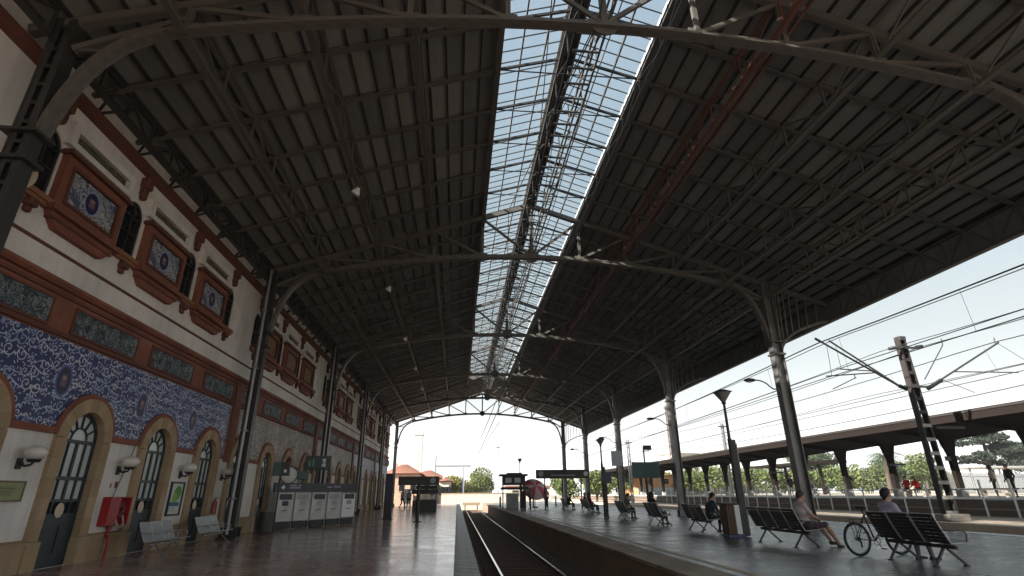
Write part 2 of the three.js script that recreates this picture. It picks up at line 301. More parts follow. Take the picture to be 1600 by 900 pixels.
// the trusses: arched lower chord, straight upper chords, posts and diagonals
function truss(i) {
  const Z = trussZ(i), m = MAT.iron, big = 0.2;
  const t = part(shed, 'truss', (() => { // upper chords
    const L = [];
    for (const s of [-1, 1]) { const d1 = s > 0 ? D_EAVE - 0.05 : 10.9; L.push(beam(P3(RX, topY(0), Z), P3(RX + s * d1, topY(d1), Z), 0.16, 0.18)); }
    return L;
  })(), m);
  const chord = [];
  const pts = []; for (let d = -8.6; d <= 8.61; d += 0.43) pts.push([RX + d, botY(Math.abs(d))]);
  for (const s of [-1, 1]) { // curved knees down to the columns
    const xc = s > 0 ? XR - 0.2 : XL + 0.2, k = [], x0 = RX + s * 8.6, y0 = botY(8.6);
    for (let a = 0; a <= 1.001; a += 0.1) { const b = 1 - a; k.push([b * b * x0 + 2 * a * b * (xc - s * 0.25) + a * a * xc, b * b * y0 + 2 * a * b * (y0 - 0.33) + a * a * 7.0]); }
    for (let j = 0; j < k.length - 1; j++) chord.push(beam(P3(k[j][0], k[j][1], Z), P3(k[j + 1][0], k[j + 1][1], Z), 0.24, 0.13));
    chord.push(beam(P3(xc, 8.95, Z), P3(RX + s * 8.25, topY(8.25) - 0.35, Z), 0.12, 0.12));
    chord.push(beam(P3(xc, 8.95, Z), P3(RX + s * 9.35, 8.95, Z), 0.06, 0.06));
  }
  for (let j = 0; j < pts.length - 1; j++) { chord.push(beam(P3(pts[j][0], pts[j][1], Z), P3(pts[j + 1][0], pts[j + 1][1], Z), 0.24, 0.05)); chord.push(beam(P3(pts[j][0], pts[j][1] + 0.09, Z), P3(pts[j + 1][0], pts[j + 1][1] + 0.09, Z), 0.05, 0.17)); }
  part(t, 'lower_chord', chord, m);
  const gus = new THREE.CylinderGeometry(0.32, 0.32, 0.04, 10).rotateX(Math.PI / 2).translate(RX, botY(0) + 0.12, -Z);
  part(t, 'gusset_plate', gus, m);
  part(t, 'post', beam(P3(RX, botY(0), Z), P3(RX, topY(0), Z), 0.1, 0.14), m);
  for (const s of [-1, 1]) for (let k = 1; k < NODES.length; k++) {
    const d = NODES[k], dp = NODES[k - 1];
    part(t, 'post', beam(P3(RX + s * d, botY(d) + 0.1, Z), P3(RX + s * d, topY(d), Z), 0.08, 0.11), m);
    part(t, 'diagonal', beam(P3(RX + s * dp, botY(dp) + 0.1, Z), P3(RX + s * d, topY(d) - 0.05, Z), 0.07, 0.1), m);
    part(t, 'gusset_plate', box(0.4, 0.24, 0.03, RX + s * d, botY(d) + 0.13, -Z), m);
  }
  // bracket under the overhanging eaves on the right
  const xc = XR + 0.2, br = [], xe = RX + D_EAVE - 0.15, ye = roofY(xe) - 1.0;
  const kk = []; for (let a = 0; a <= 1.001; a += 0.125) { const b = 1 - a; kk.push([b * b * xc + 2 * a * b * (xc + 0.2) + a * a * xe, b * b * 6.6 + 2 * a * b * 7.5 + a * a * ye]); }
  for (let j = 0; j < kk.length - 1; j++) { br.push(beam(P3(kk[j][0], kk[j][1], Z), P3(kk[j + 1][0], kk[j + 1][1], Z), 0.16, 0.09)); if (j > 0) br.push(beam(P3(kk[j][0], kk[j][1], Z), P3(kk[j][0] + 0.15, roofY(kk[j][0] + 0.15) - 0.3, Z), 0.04, 0.05)); }
  part(t, 'eave_bracket', br, m);
}
for (let i = 0; i <= 6; i++) truss(i);
// columns
for (let i = 0; i <= 6; i++) for (const s of [-1, 1]) {
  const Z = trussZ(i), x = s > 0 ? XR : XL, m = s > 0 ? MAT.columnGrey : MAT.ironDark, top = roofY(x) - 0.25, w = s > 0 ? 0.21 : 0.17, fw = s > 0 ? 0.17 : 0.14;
  const L = [bx(x - w, x - w + 0.03, 0.02, top, Z - fw, Z + fw), bx(x + w - 0.03, x + w, 0.02, top, Z - fw, Z + fw), bx(x - w + 0.03, x + w - 0.03, 0.02, top, Z - 0.02, Z + 0.02)];
  if (s < 0) L.push(bx(x - w + 0.031, x - 0.05, 0.02, top, Z - fw + 0.01, Z - fw + 0.03), bx(x + 0.05, x + w - 0.031, 0.02, top, Z - fw + 0.01, Z - fw + 0.03));
  else L.push(bx(x - w + 0.031, x - 0.09, 0.02, top, Z - fw + 0.01, Z - fw + 0.03));
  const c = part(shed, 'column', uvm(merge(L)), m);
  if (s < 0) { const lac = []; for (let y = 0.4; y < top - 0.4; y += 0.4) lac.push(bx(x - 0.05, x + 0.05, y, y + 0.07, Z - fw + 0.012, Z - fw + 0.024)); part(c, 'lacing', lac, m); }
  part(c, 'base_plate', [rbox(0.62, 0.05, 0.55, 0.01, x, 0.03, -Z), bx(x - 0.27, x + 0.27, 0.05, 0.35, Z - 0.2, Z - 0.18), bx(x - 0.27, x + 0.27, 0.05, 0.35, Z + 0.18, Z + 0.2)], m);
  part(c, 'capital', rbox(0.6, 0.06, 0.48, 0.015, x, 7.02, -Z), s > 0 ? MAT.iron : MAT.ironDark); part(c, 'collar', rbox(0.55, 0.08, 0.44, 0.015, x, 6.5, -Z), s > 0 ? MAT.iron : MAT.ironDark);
  if (s < 0 && i > 1) {
    const p = part(shed, 'downpipe', cyl(0.06, 0.06, top - 0.25, x + 0.02, 0.15, -(Z - 0.32), 12), MAT.galv);
    for (const y of [1.2, 3.4, 5.6, 7.8]) part(p, 'pipe_clamp', bx(x - 0.06, x + 0.1, y, y + 0.05, Z - 0.4, Z - 0.15), MAT.galv);
  }
}
// the glazed ridge
{
  const d0 = 2.04, Zs = -3.3, Ze = trussZ(5), up = 0.12, yr = (d) => RY - S * d + up;
  for (const s of [-1, 1]) {
    part(shed, 'skylight_kerb', bx(RX + s * 2.07 - 0.03, RX + s * 2.07 + 0.03, RY - S * 2.04 - 0.12, yr(2.04) + 0.02, Zs, Ze), MAT.white, s > 0 ? 'white kerb along the glazed ridge' : undefined);
    for (const d of [0.7, 1.38]) part(shed, 'glazing_purlin', bx(RX + s * d - 0.02, RX + s * d + 0.02, yr(d) - 0.1, yr(d) - 0.02, Zs, Ze), MAT.iron);
  }
  part(shed, 'ridge_beam', [bx(RX - 0.2, RX + 0.2, RY - 0.1, RY - 0.03, Zs, Ze), bx(RX - 0.2, RX - 0.15, RY - 0.32, RY - 0.1, Zs, Ze), bx(RX + 0.15, RX + 0.2, RY - 0.32, RY - 0.1, Zs, Ze), bx(RX - 0.26, RX + 0.26, RY + 0.12, RY + 0.17, Zs, Ze)], MAT.iron);
  const glass = new THREE.MeshPhysicalMaterial({ color: new THREE.Color().setRGB(0.93, 0.96, 0.97), roughness: 0.02, transmission: 1, thickness: 0, ior: 1.5, side: THREE.DoubleSide }); glass.name = 'roofGlass';
  const ps = RS / 4, n = Math.floor((Ze - Zs) / ps), rest = [];
  const pane = (s, a, b, Z, w) => { const g = new THREE.PlaneGeometry((b - a) * Math.sqrt(1 + S * S) - 0.01, w).rotateX(-Math.PI / 2).rotateZ(-s * Math.atan(S)); g.translate(RX + s * (a + b) / 2, yr((a + b) / 2) + 0.012, -Z); return g; };
  let count = 0;
  for (let k = 0; k < n; k++) {
    const Z = T0 - 7 * RS + (k + 0.5) * ps; if (Z > Ze - 0.1) break;
    for (const s of [-1, 1]) for (const [a, b] of [[0.22, 1.38], [1.38, 2.05]]) {
      if (Z > 7.5 && count < 298) { part(shed, 'glass_pane', pane(s, a, b, Z, ps - 0.012), glass); count++; } else rest.push(pane(s, a, b, Z, ps - 0.012));
    }
    for (const s of [-1, 1]) part(shed, 'glazing_bar', beam(P3(RX + s * 0.2, yr(0.2) - 0.005, Z + ps / 2), P3(RX + s * 2.05, yr(2.05) - 0.005, Z + ps / 2), 0.022, 0.03), MAT.ironDark);
  }
  part(shed, 'glass_panes', rest, glass).userData.kind = 'stuff';
  // frames under the glazing between the trusses, with tie rods, and the maintenance catwalk
  for (let k = -6; k < 28; k += 1) {
    const Z = T0 + k * RS; if (k % 7 === 0) continue;
    part(shed, 'skylight_frame', [beam(P3(RX, RY - 0.15, Z), P3(RX - 2.05, yr(2.05) - 0.2, Z), 0.06, 0.07), beam(P3(RX, RY - 0.15, Z), P3(RX + 2.05, yr(2.05) - 0.2, Z), 0.06, 0.07), rod(P3(RX - 2.0, 12.5, Z), P3(RX + 2.0, 12.5, Z), 0.02, 6), rod(P3(RX, 12.5, Z), P3(RX, 13.1, Z), 0.014, 6)], MAT.ironDark);
  }
  for (let i = 0; i < 5; i++) { const Z0 = trussZ(i), Z1 = trussZ(i + 1); for (const s of [-1, 1]) part(shed, 'wind_brace', [rod(P3(RX + s * 0.1, 10.7, Z0), P3(RX + s * 0.95, 12.75, Z1), 0.016, 6), rod(P3(RX + s * 0.95, 12.75, Z0), P3(RX + s * 0.1, 10.7, Z1), 0.016, 6), rod(P3(RX + s * 0.12, 10.75, Z0), P3(RX + s * 0.12, 12.9, (Z0 + Z1) / 2), 0.014, 6), rod(P3(RX + s * 0.12, 12.9, (Z0 + Z1) / 2), P3(RX + s * 0.12, 10.75, Z1), 0.014, 6)], MAT.iron); }
  for (const s of [-1, 1]) {
    const L = [beam(P3(RX + s * 0.36, 12.35, Zs), P3(RX + s * 0.36, 12.35, Ze), 0.05, 0.07), beam(P3(RX + s * 0.36, 11.45, Zs), P3(RX + s * 0.36, 11.45, Ze), 0.05, 0.05)];
    for (let Z = Zs; Z < Ze; Z += RS) { L.push(beam(P3(RX + s * 0.36, 11.45, Z), P3(RX + s * 0.36, 12.9, Z), 0.03, 0.03)); L.push(beam(P3(RX + s * 0.36, 11.45, Z), P3(RX + s * 0.36, 12.35, Z + RS), 0.025, 0.025)); }
    part(shed, 'catwalk_rail', L, s > 0 ? MAT.iron : MAT.ironDark);
  }
  { const L = []; for (let Z = Zs + 0.3; Z < Ze; Z += 0.55) L.push(bx(RX - 0.34, RX + 0.34, 11.43, 11.46, Z, Z + 0.07)); part(shed, 'catwalk_rungs', L, MAT.galv); }
  // end board where the glazing stops
  part(shed, 'ridge_end_board', slab(shapeOf([[0, 0], [0.05, 0], [0.05, 0.62], [0, 0.62]]), 3.9, RX - 1.95).translate(0, 12.5, -Ze), MAT.iron);
}
// floodlights hung from the second girder on the left
[14.2, 22.4, 30.6, 38.6, 46.4].forEach((Z, k) => {
  const x = RX - 6.15, y = topY(6.15) - 0.82;
  const f = thing('floodlight', ['cream floodlight under the dark roof, nearest of the row on the left girder', 'cream floodlight second from the camera on the left roof girder', 'cream floodlight third from the camera on the left roof girder', 'cream floodlight fourth from the camera on the left roof girder', 'cream floodlight farthest from the camera on the left roof girder'][k], 'floodlight', x, y, Z, 0, 'floodlights under the roof');
  f.scale.setScalar(0.62);
  part(f, 'bracket', [box(0.03, 0.28, 0.03, 0.15, -0.14, 0), box(0.03, 0.28, 0.03, -0.15, -0.14, 0), box(0.33, 0.03, 0.03, 0, -0.015, 0)], MAT.galv);
  const h = part(f, 'housing', lathe([[0.0, 0.22], [0.09, 0.2], [0.12, 0.1], [0.2, -0.02], [0.22, -0.16], [0.2, -0.16], [0.17, -0.02], [0.1, 0.08], [0, 0.1]], 20).rotateZ(-0.5).rotateX(0.2).translate(0, -0.3, 0), MAT.white);
  part(h, 'lens', new THREE.CylinderGeometry(0.19, 0.19, 0.012, 20).translate(0, -0.14, 0).rotateZ(-0.5).rotateX(0.2).translate(0, -0.3, 0), MAT.globe);
});
// red pipe and cable runs along the right girder
solid('cable_duct', [bx(6.72, 6.8, 10.62, 10.7, -3, 66), bx(6.95, 7.0, 10.62, 10.67, -3, 66)], MAT.ironRed, 'thin red pipes running along the right roof girder', 'pipe');
// ================================================================ THE STATION BUILDING (left)
// local frame: origin on the wall face at platform level; +x points out of the wall, depth Z = -z
const bld = thing('station_building', 'long white station building with terracotta bands and blue tile murals', 'building', -8.1, 0, 0);
function canvasTex(w, h, draw, opts = {}) {
  const c = document.createElement('canvas'); c.width = w; c.height = h; draw(c.getContext('2d'), w, h);
  const t = new THREE.CanvasTexture(c); t.colorSpace = THREE.SRGBColorSpace; t.magFilter = THREE.LinearFilter; if (opts.repeat) t.wrapS = t.wrapT = THREE.RepeatWrapping; t.needsUpdate = true; return t;
}
// painted tile mural: scrolling acanthus on a deep ground, tile joints, a crest between the arches
function muralTex(w, h, seed, ground, tones, crest, gridPx, density) {
  return canvasTex(w, h, (c) => {
    const r = rngOf(seed);
    c.fillStyle = ground; c.fillRect(0, 0, w, h);
    for (let i = 0; i < 260 * density; i++) { c.fillStyle = tones[Math.floor(r() * 2)]; c.globalAlpha = 0.35; c.beginPath(); c.ellipse(r() * w, r() * h, 6 + r() * 22, 4 + r() * 14, r() * 3, 0, 6.3); c.fill(); }
    c.globalAlpha = 1; c.lineCap = 'round';
    const spiral = (x, y, R, dir, a0, lw, col) => { c.strokeStyle = col; c.lineWidth = lw; c.beginPath(); for (let k = 0; k <= 40; k++) { const t = k / 40, a = a0 + dir * t * 9, q = R * (1 - t * 0.93); const px = x + Math.cos(a) * q, py = y + Math.sin(a) * q; k ? c.lineTo(px, py) : c.moveTo(px, py); } c.stroke(); };
    for (let i = 0; i < 300 * density; i++) {
      const x = r() * w, y = r() * h, R = 9 + r() * 26, d = r() < 0.5 ? 1 : -1, col = tones[2 + Math.floor(r() * (tones.length - 2))];
      spiral(x, y, R, d, r() * 6.3, 2 + r() * 3.2, col);
      for (let k = 0; k < 4; k++) { const a = r() * 6.3; c.fillStyle = tones[2 + Math.floor(r() * (tones.length - 2))]; c.beginPath(); c.ellipse(x + Math.cos(a) * R * 1.15, y + Math.sin(a) * R * 1.15, 4 + r() * 7, 1.6 + r() * 2.4, a + 0.8, 0, 6.3); c.fill(); }
    }
    for (let i = 0; i < 110 * density; i++) { c.strokeStyle = tones[r() < 0.5 ? 0 : 1]; c.lineWidth = 2 + r() * 4; const x = r() * w, y = r() * h; c.beginPath(); c.moveTo(x, y); c.bezierCurveTo(x + 30 * (r() - 0.5), y + 30 * (r() - 0.5), x + 60 * (r() - 0.5), y + 60 * (r() - 0.5), x + 80 * (r() - 0.5), y + 60 * (r() - 0.5)); c.stroke(); }
    for (const [x, y] of crest || []) {
      c.fillStyle = '#1f2452'; c.beginPath(); c.ellipse(x, y, 36, 52, 0, 0, 6.3); c.fill();
      c.strokeStyle = '#9fb0d6'; c.lineWidth = 5; c.beginPath(); c.ellipse(x, y, 36, 52, 0, 0, 6.3); c.stroke();
      c.fillStyle = '#7a5560'; c.fillRect(x - 15, y - 24, 30, 46); c.fillStyle = '#b59a86'; c.fillRect(x - 9, y - 17, 18, 14); c.fillStyle = '#8f6d6a'; c.fillRect(x - 9, y + 1, 18, 14);
    }
    c.globalAlpha = 0.28; c.strokeStyle = '#0c0f22'; c.lineWidth = 1; for (let x = 0; x < w; x += gridPx) { c.beginPath(); c.moveTo(x, 0); c.lineTo(x, h); c.stroke(); } for (let y = 0; y < h; y += gridPx) { c.beginPath(); c.moveTo(0, y); c.lineTo(w, y); c.stroke(); } c.globalAlpha = 1;
  });
}
const blueTones = ['#182154', '#27357a', '#9fb2dc', '#ccd6ea', '#e8ebf0', '#6f88c4', '#c2cde4', '#dfe4ee'];
const tanTones = ['#8d8478', '#76706c', '#c2b49e', '#d3c8b4', '#a39a8e', '#9aa0a6', '#b59c82'];
const paleTones = ['#7f8aa8', '#98a0b4', '#cfd4dc', '#dfe0e2', '#b5bccb', '#c8c4be', '#a6b0c8'];
// rows of mirrored scrolls with curling leaves, as on painted tile panels
const scrollTex = canvasTex(2048, 320, (c, w, h) => {
  const r = rngOf(7); c.fillStyle = '#26346e'; c.fillRect(0, 0, w, h); c.lineCap = 'round';
  for (let i = 0; i < 500; i++) { c.fillStyle = r() < 0.5 ? '#1b2556' : '#34458a'; c.globalAlpha = 0.5; c.beginPath(); c.ellipse(r() * w, r() * h, 5 + r() * 20, 4 + r() * 12, r() * 3, 0, 6.3); c.fill(); }
  c.globalAlpha = 1;
  const P = 52, pale = ['#d9dfeb', '#c3cde2', '#e6e9ee', '#aebcdc'];
  for (let j = -1; j < 8; j++) for (let i = -1; i < 46; i++) {
    const x = i * P + (j % 2) * P / 2 + (r() - 0.5) * 20, y = j * P * 0.9 + 14 + (r() - 0.5) * 20, d = (i + j) % 2 ? 1 : -1, R = 13 + r() * 15, a0 = r() * 0.9 + (d > 0 ? 0 : 3.1), col = pale[Math.floor(r() * 4)];
    c.strokeStyle = col; c.lineWidth = 3 + r() * 1.4; c.beginPath(); for (let k = 0; k <= 36; k++) { const t = k / 36, a = a0 + d * t * 8.2, q = R * (1 - 0.9 * t); k ? c.lineTo(x + Math.cos(a) * q, y + Math.sin(a) * q) : c.moveTo(x + Math.cos(a) * q, y + Math.sin(a) * q); } c.stroke();
    c.beginPath(); c.moveTo(x + Math.cos(a0) * R, y + Math.sin(a0) * R); c.bezierCurveTo(x + Math.cos(a0) * R * 1.7, y + Math.sin(a0) * R * 1.7 + d * 10, x + P * 0.7, y - d * 16, x + P * 0.9, y + d * 6); c.stroke();
    for (let k = 0; k < 6; k++) { const a = a0 + d * k * 0.95, q = R + 4; c.fillStyle = pale[Math.floor(r() * 4)]; c.beginPath(); c.ellipse(x + Math.cos(a) * q, y + Math.sin(a) * q, 6.5, 2.2, a + d * 0.9, 0, 6.3); c.fill(); }
    c.fillStyle = '#8fa3cf'; c.beginPath(); c.arc(x, y, 3.2, 0, 6.3); c.fill();
  }
  for (const [x, y] of [[12, 150], [530, 150], [1055, 160], [1560, 165]]) {
    c.fillStyle = '#1d2652'; c.beginPath(); c.ellipse(x, y, 40, 56, 0, 0, 6.3); c.fill(); c.strokeStyle = '#5a6cae'; c.lineWidth = 7; c.beginPath(); c.ellipse(x, y, 38, 54, 0, 0, 6.3); c.stroke();
    for (let k = 0; k < 26; k++) { const a = k / 26 * 6.283; c.fillStyle = '#c9d2e6'; c.beginPath(); c.ellipse(x + Math.cos(a) * 46, y + Math.sin(a) * 62, 5, 2, a + 0.8, 0, 6.3); c.fill(); }
    c.fillStyle = '#6e4d58'; c.fillRect(x - 15, y - 24, 30, 46); c.fillStyle = '#a78e80'; c.fillRect(x - 9, y - 17, 18, 14); c.fillStyle = '#846468'; c.fillRect(x - 9, y + 1, 18, 14);
  }
  c.globalAlpha = 0.3; c.strokeStyle = '#0e1330'; c.lineWidth = 1; for (let x = 0; x < w; x += 26) { c.beginPath(); c.moveTo(x, 0); c.lineTo(x, h); c.stroke(); } for (let y = 0; y < h; y += 26) { c.beginPath(); c.moveTo(0, y); c.lineTo(w, y); c.stroke(); } c.globalAlpha = 1;
});
const tileA = scrollTex;
const tileB = muralTex(1024, 160, 15, '#9b9284', tanTones, [], 13, 0.7);
const tileC = muralTex(1024, 160, 25, '#a9b0c0', paleTones, [], 13, 0.7);
const tilePanel = muralTex(256, 160, 35, '#5c6480', ['#3a4262', '#4a5270', '#a4a9b2', '#bcbeb8', '#cfcdc4', '#888e9c'], [[128, 80]], 26, 0.3);
const tileTan = muralTex(256, 160, 38, '#7d5a38', ['#5b3f24', '#6d4c2c', '#a07c4e', '#8c6a40', '#93774f'], [], 26, 0.22);
const tileFrieze = muralTex(512, 96, 45, '#3a4048', ['#23282e', '#2e343c', '#6f7f8c', '#8c968c', '#5c7068', '#9aa0a4'], [], 24, 0.25);
const tmat = (n, t, rough = 0.4) => { const m = new THREE.MeshStandardMaterial({ map: t, color: new THREE.Color().setRGB(0.78, 0.78, 0.8), roughness: rough }); m.name = n; MAT[n] = m; return m; };
tmat('tileA', tileA, 0.45); tmat('tileB', tileB, 0.6); tmat('tileC', tileC, 0.6); tmat('tilePanel', tilePanel, 0.6); tmat('tileFrieze', tileFrieze, 0.7); tmat('tileTan', tileTan, 0.6);
function fitUV(g, Z0, Z1, y0, y1) { // slab: local z = -Z
  const p = g.attributes.position, u = g.attributes.uv; for (let i = 0; i < p.count; i++) u.setXY(i, (-p.getZ(i) - Z0) / (Z1 - Z0), (p.getY(i) - y0) / (y1 - y0)); return g;
}
function archPath(c, hw, spring, y0, cls = THREE.Path) { const p = new cls(); p.moveTo(c - hw, y0); p.lineTo(c - hw, spring); p.absarc(c, spring, hw, Math.PI, 0, true); p.lineTo(c + hw, y0); p.lineTo(c - hw, y0); return p; }
const DOORX = [-4.5, -1.5, 1.5, 4.5], WINX = [-4.8, -1.87, 1.08, 4.0], BAYX = [-3.42, -0.42, 2.55];
const WB = -4.2, WEnd = 65.2;
const sections = []; for (let i = 0; i <= 5; i++) sections.push(T0 + DT * (i - 1) + DT / 2 + 0.05);
{ // the wall itself, pierced for doors and windows
  const s = shapeOf([[WB, -0.5], [WEnd, -0.5], [WEnd, 11], [WB, 11]]);
  for (const c of sections) { for (const d of DOORX) s.holes.push(archPath(c + d, 0.64, 2.45, 0.003)); for (const w of WINX) if (c + w < WEnd - 1) s.holes.push(archPath(c + w, 0.36, 7.75, 6.72)); }
  part(bld, 'wall', slab(s, 0.5, -0.5, 14), MAT.plaster);
  part(bld, 'light_block_backing', [bx(-8, -1.5, -0.3, 10.6, WB, WB + 0.3), bx(-8, -1.5, -0.3, 10.6, WEnd - 0.3, WEnd), bx(-1.8, -1.5, -0.3, 10.6, WB + 0.3, WEnd - 0.3), bx(-8, -0.5, 10.6, 10.8, WB, WEnd - 0.02), bx(-1.49, -0.51, -0.3, 10.6, WEnd - 0.3, WEnd)], MAT.stoneDark);  // unseen dark backing added behind the openings so no light leaks through
}
// long mouldings
const mould = (pts, m, name) => part(bld, name, uvm(sweep(pts, WB, WEnd + 0.05)), m);
mould([[0, 5.22], [0.1, 5.24], [0.16, 5.3], [0.16, 5.36], [0, 5.4]], MAT.terracotta, 'string_course');
mould([[0, 5.08], [0.07, 5.1], [0.07, 5.17], [0, 5.19]], MAT.terracottaDark, 'string_course');
mould([[0, 4.33], [0.08, 4.34], [0.08, 4.42], [0, 4.44]], MAT.terracottaDark, 'string_course');
mould([[0, 5.86], [0.03, 5.865], [0.03, 5.92], [0, 5.925]], MAT.terracottaDark, 'thin_string_course');
mould([[0, 8.88], [0.1, 8.92], [0.22, 9.0], [0.22, 9.06], [0, 9.1]], MAT.terracottaDark, 'cornice');
part(bld, 'frieze_band', uvm(bx(0, 0.03, 4.3, 5.25, WB, WEnd)), MAT.terracotta);

const doorShape = (() => { const s = archPath(0, 0.575, 2.45, 0.02, THREE.Shape); return s; })();
function door(c, near) {
  const d = part(bld, 'door', uvm((() => { // leaf with frame, bars as one joinery piece
    const L = [];
    const x = -0.3;
    L.push(slab((() => { const s = archPath(0, 0.578, 2.45, 0.005, THREE.Shape); s.holes.push(archPath(0, 0.505, 2.45, 1.0)); return s; })(), 0.07, x, 14));
    return merge(L);
  })()), MAT.doorPaint);
  d.position.set(0.17, 0, -c);
  part(d, 'kick_panel', [box(0.05, 0.78, 0.4, -0.26, 0.5, 0.245), box(0.05, 0.78, 0.4, -0.26, 0.5, -0.245), box(0.03, 0.5, 0.26, -0.225, 0.5, 0.245), box(0.03, 0.5, 0.26, -0.225, 0.5, -0.245)], MAT.doorPaint);
  const bars = [box(0.05, 0.07, 1.02, -0.24, 2.42, 0), box(0.05, 0.07, 1.02, -0.24, 1.68, 0), box(0.05, 0.05, 1.02, -0.24, 1.25, 0)];
  for (const z of [-0.27, 0, 0.27]) bars.push(box(0.05, 1.45, z ? 0.03 : 0.06, -0.238, 1.72, z));
  for (const a of [0.52, 1.05, 1.57, 2.09, 2.62]) bars.push(beam(v3(-0.24, 2.45 + Math.sin(a) * 0.24, Math.cos(a) * 0.24), v3(-0.24, 2.45 + Math.sin(a) * 0.53, Math.cos(a) * 0.53), 0.04, 0.03));
  bars.push(new THREE.TorusGeometry(0.25, 0.02, 6, 16, Math.PI).rotateY(Math.PI / 2).translate(-0.24, 2.45, 0));
  part(d, 'glazing_bars', bars, MAT.doorPaint);
  if (near) { // each light of glass on its own
    for (const [y0, y1] of [[1.28, 1.65], [1.72, 2.38]]) for (const [a, b] of [[-0.5, -0.285], [-0.255, -0.03], [0.03, 0.255], [0.285, 0.5]]) part(d, 'pane', box(0.008, y1 - y0, b - a, -0.262, (y0 + y1) / 2, (a + b) / 2), MAT.doorGlassReflection);
    part(d, 'pane', slab((() => { const s = new THREE.Shape(); s.moveTo(-0.5, 2.46); s.absarc(0, 2.46, 0.5, Math.PI, 0, true); s.lineTo(-0.5, 2.46); return s; })(), 0.008, -0.266), MAT.doorGlassReflection);
    part(d, 'pane', box(0.008, 0.24, 0.99, -0.263, 1.1, 0), MAT.darkGlass);
    part(d, 'medallion', new THREE.SphereGeometry(0.13, 18, 12).scale(0.15, 1.1, 1).translate(-0.215, 1.06, 0.02), MAT.cream);
  } else {
    part(d, 'pane', slab((() => { const s = archPath(0, 0.5, 2.45, 1.0, THREE.Shape); return s; })(), 0.008, -0.264), MAT.doorGlassReflection);
    part(d, 'medallion', new THREE.SphereGeometry(0.13, 12, 8).scale(0.15, 1.1, 1).translate(-0.215, 1.06, 0.02), MAT.cream);
  }
  // stone surround with plain jamb blocks and wedge stones, and the brick ring around it
  const R0 = 0.582, R1 = 0.87, sx = 0.09;
  for (const s of [-1, 1]) for (let k = 0; k < 5; k++) { const y0 = 0.52 + k * 0.386, y1 = y0 + 0.382; part(bld, 'jamb_stone', uvm(bx(-0.2, sx + rr(-0.004, 0.004), y0, y1, c + (s > 0 ? R0 : -R1), c + (s > 0 ? R1 : -R0))), k % 2 ? MAT.stone : MAT.stoneWarm); }
  for (const s of [-1, 1]) part(bld, 'jamb_stone', uvm(bx(-0.2, sx + 0.05, 0, 0.515, c + (s > 0 ? R0 - 0.02 : -R1 - 0.03), c + (s > 0 ? R1 + 0.03 : -R0 + 0.02))), MAT.stone);
  const nv = 9;
  for (let k = 0; k < nv; k++) {
    const a0 = Math.PI * k / nv + 0.004, a1 = Math.PI * (k + 1) / nv - 0.004, s = new THREE.Shape();
    s.absarc(0, 0, R1, a0, a1, false); s.absarc(0, 0, R0, a1, a0, true);
    part(bld, 'arch_stone', uvm(slab(s, 0.29 + rr(-0.004, 0.004), -0.2, 3)), k % 2 ? MAT.stone : MAT.stoneWarm).position.set(0, 2.455, -c);
  }
  const ring = new THREE.Shape(), a = Math.asin(0.06 / 0.97); ring.absarc(0, 0, 0.975, a, Math.PI - a, false); ring.absarc(0, 0, 0.873, Math.PI - a, a, true);
  part(bld, 'brick_ring', uvm(slab(ring, 0.07, 0, 16)), MAT.terracotta).position.set(0, 2.455, -c);
}
mat('stoneWarm', 0.42, 0.305, 0.19, 0.85, { map: grime3, bumpMap: bump03, bumpScale: 0.004 });
mat('sillOrange', 0.36, 0.17, 0.08, 0.85, { map: mottle2 });
mat('louvre', 0.02, 0.024, 0.024, 0.5);
function upperWindow(c) {
  const w = part(bld, 'window', slab((() => { const s = archPath(0, 0.355, 7.75, 6.73, THREE.Shape); s.holes.push(archPath(0, 0.3, 7.75, 6.79)); return s; })(), 0.06, -0.22), MAT.louvre); w.position.set(0.13, 0, -c);
  part(w, 'pane', slab(archPath(0, 0.31, 7.75, 6.78, THREE.Shape), 0.01, -0.2), MAT.darkGlass);
  part(w, 'mullion', [box(0.04, 1.25, 0.035, -0.17, 7.4, 0), box(0.04, 0.035, 0.54, -0.17, 7.3, 0), box(0.04, 0.035, 0.54, -0.17, 7.72, 0)], MAT.louvre);
  part(w, 'sill', [uvm(bx(0, 0.14, 6.6, 6.7, -0.42, 0.42)), uvm(bx(0, 0.1, 6.52, 6.598, -0.4, 0.4))].map((g) => g.translate(-0.13, 0, 0)), MAT.sillOrange);
  part(w, 'corbel', [rbox(0.2, 0.3, 0.26, 0.04, 0.1, 8.66, 0), rbox(0.14, 0.2, 0.2, 0.04, 0.07, 8.42, 0), new THREE.SphereGeometry(0.09, 10, 8).translate(0.08, 8.28, 0)].map((g) => g.translate(-0.13, 0, 0)), MAT.terracottaDark);
  part(w, 'sill_bracket', [rbox(0.16, 0.16, 0.22, 0.03, 0.08, 6.42, 0), rbox(0.1, 0.12, 0.14, 0.03, 0.05, 6.28, 0)].map((g) => g.translate(-0.13, 0, 0)), MAT.terracottaDark);
}
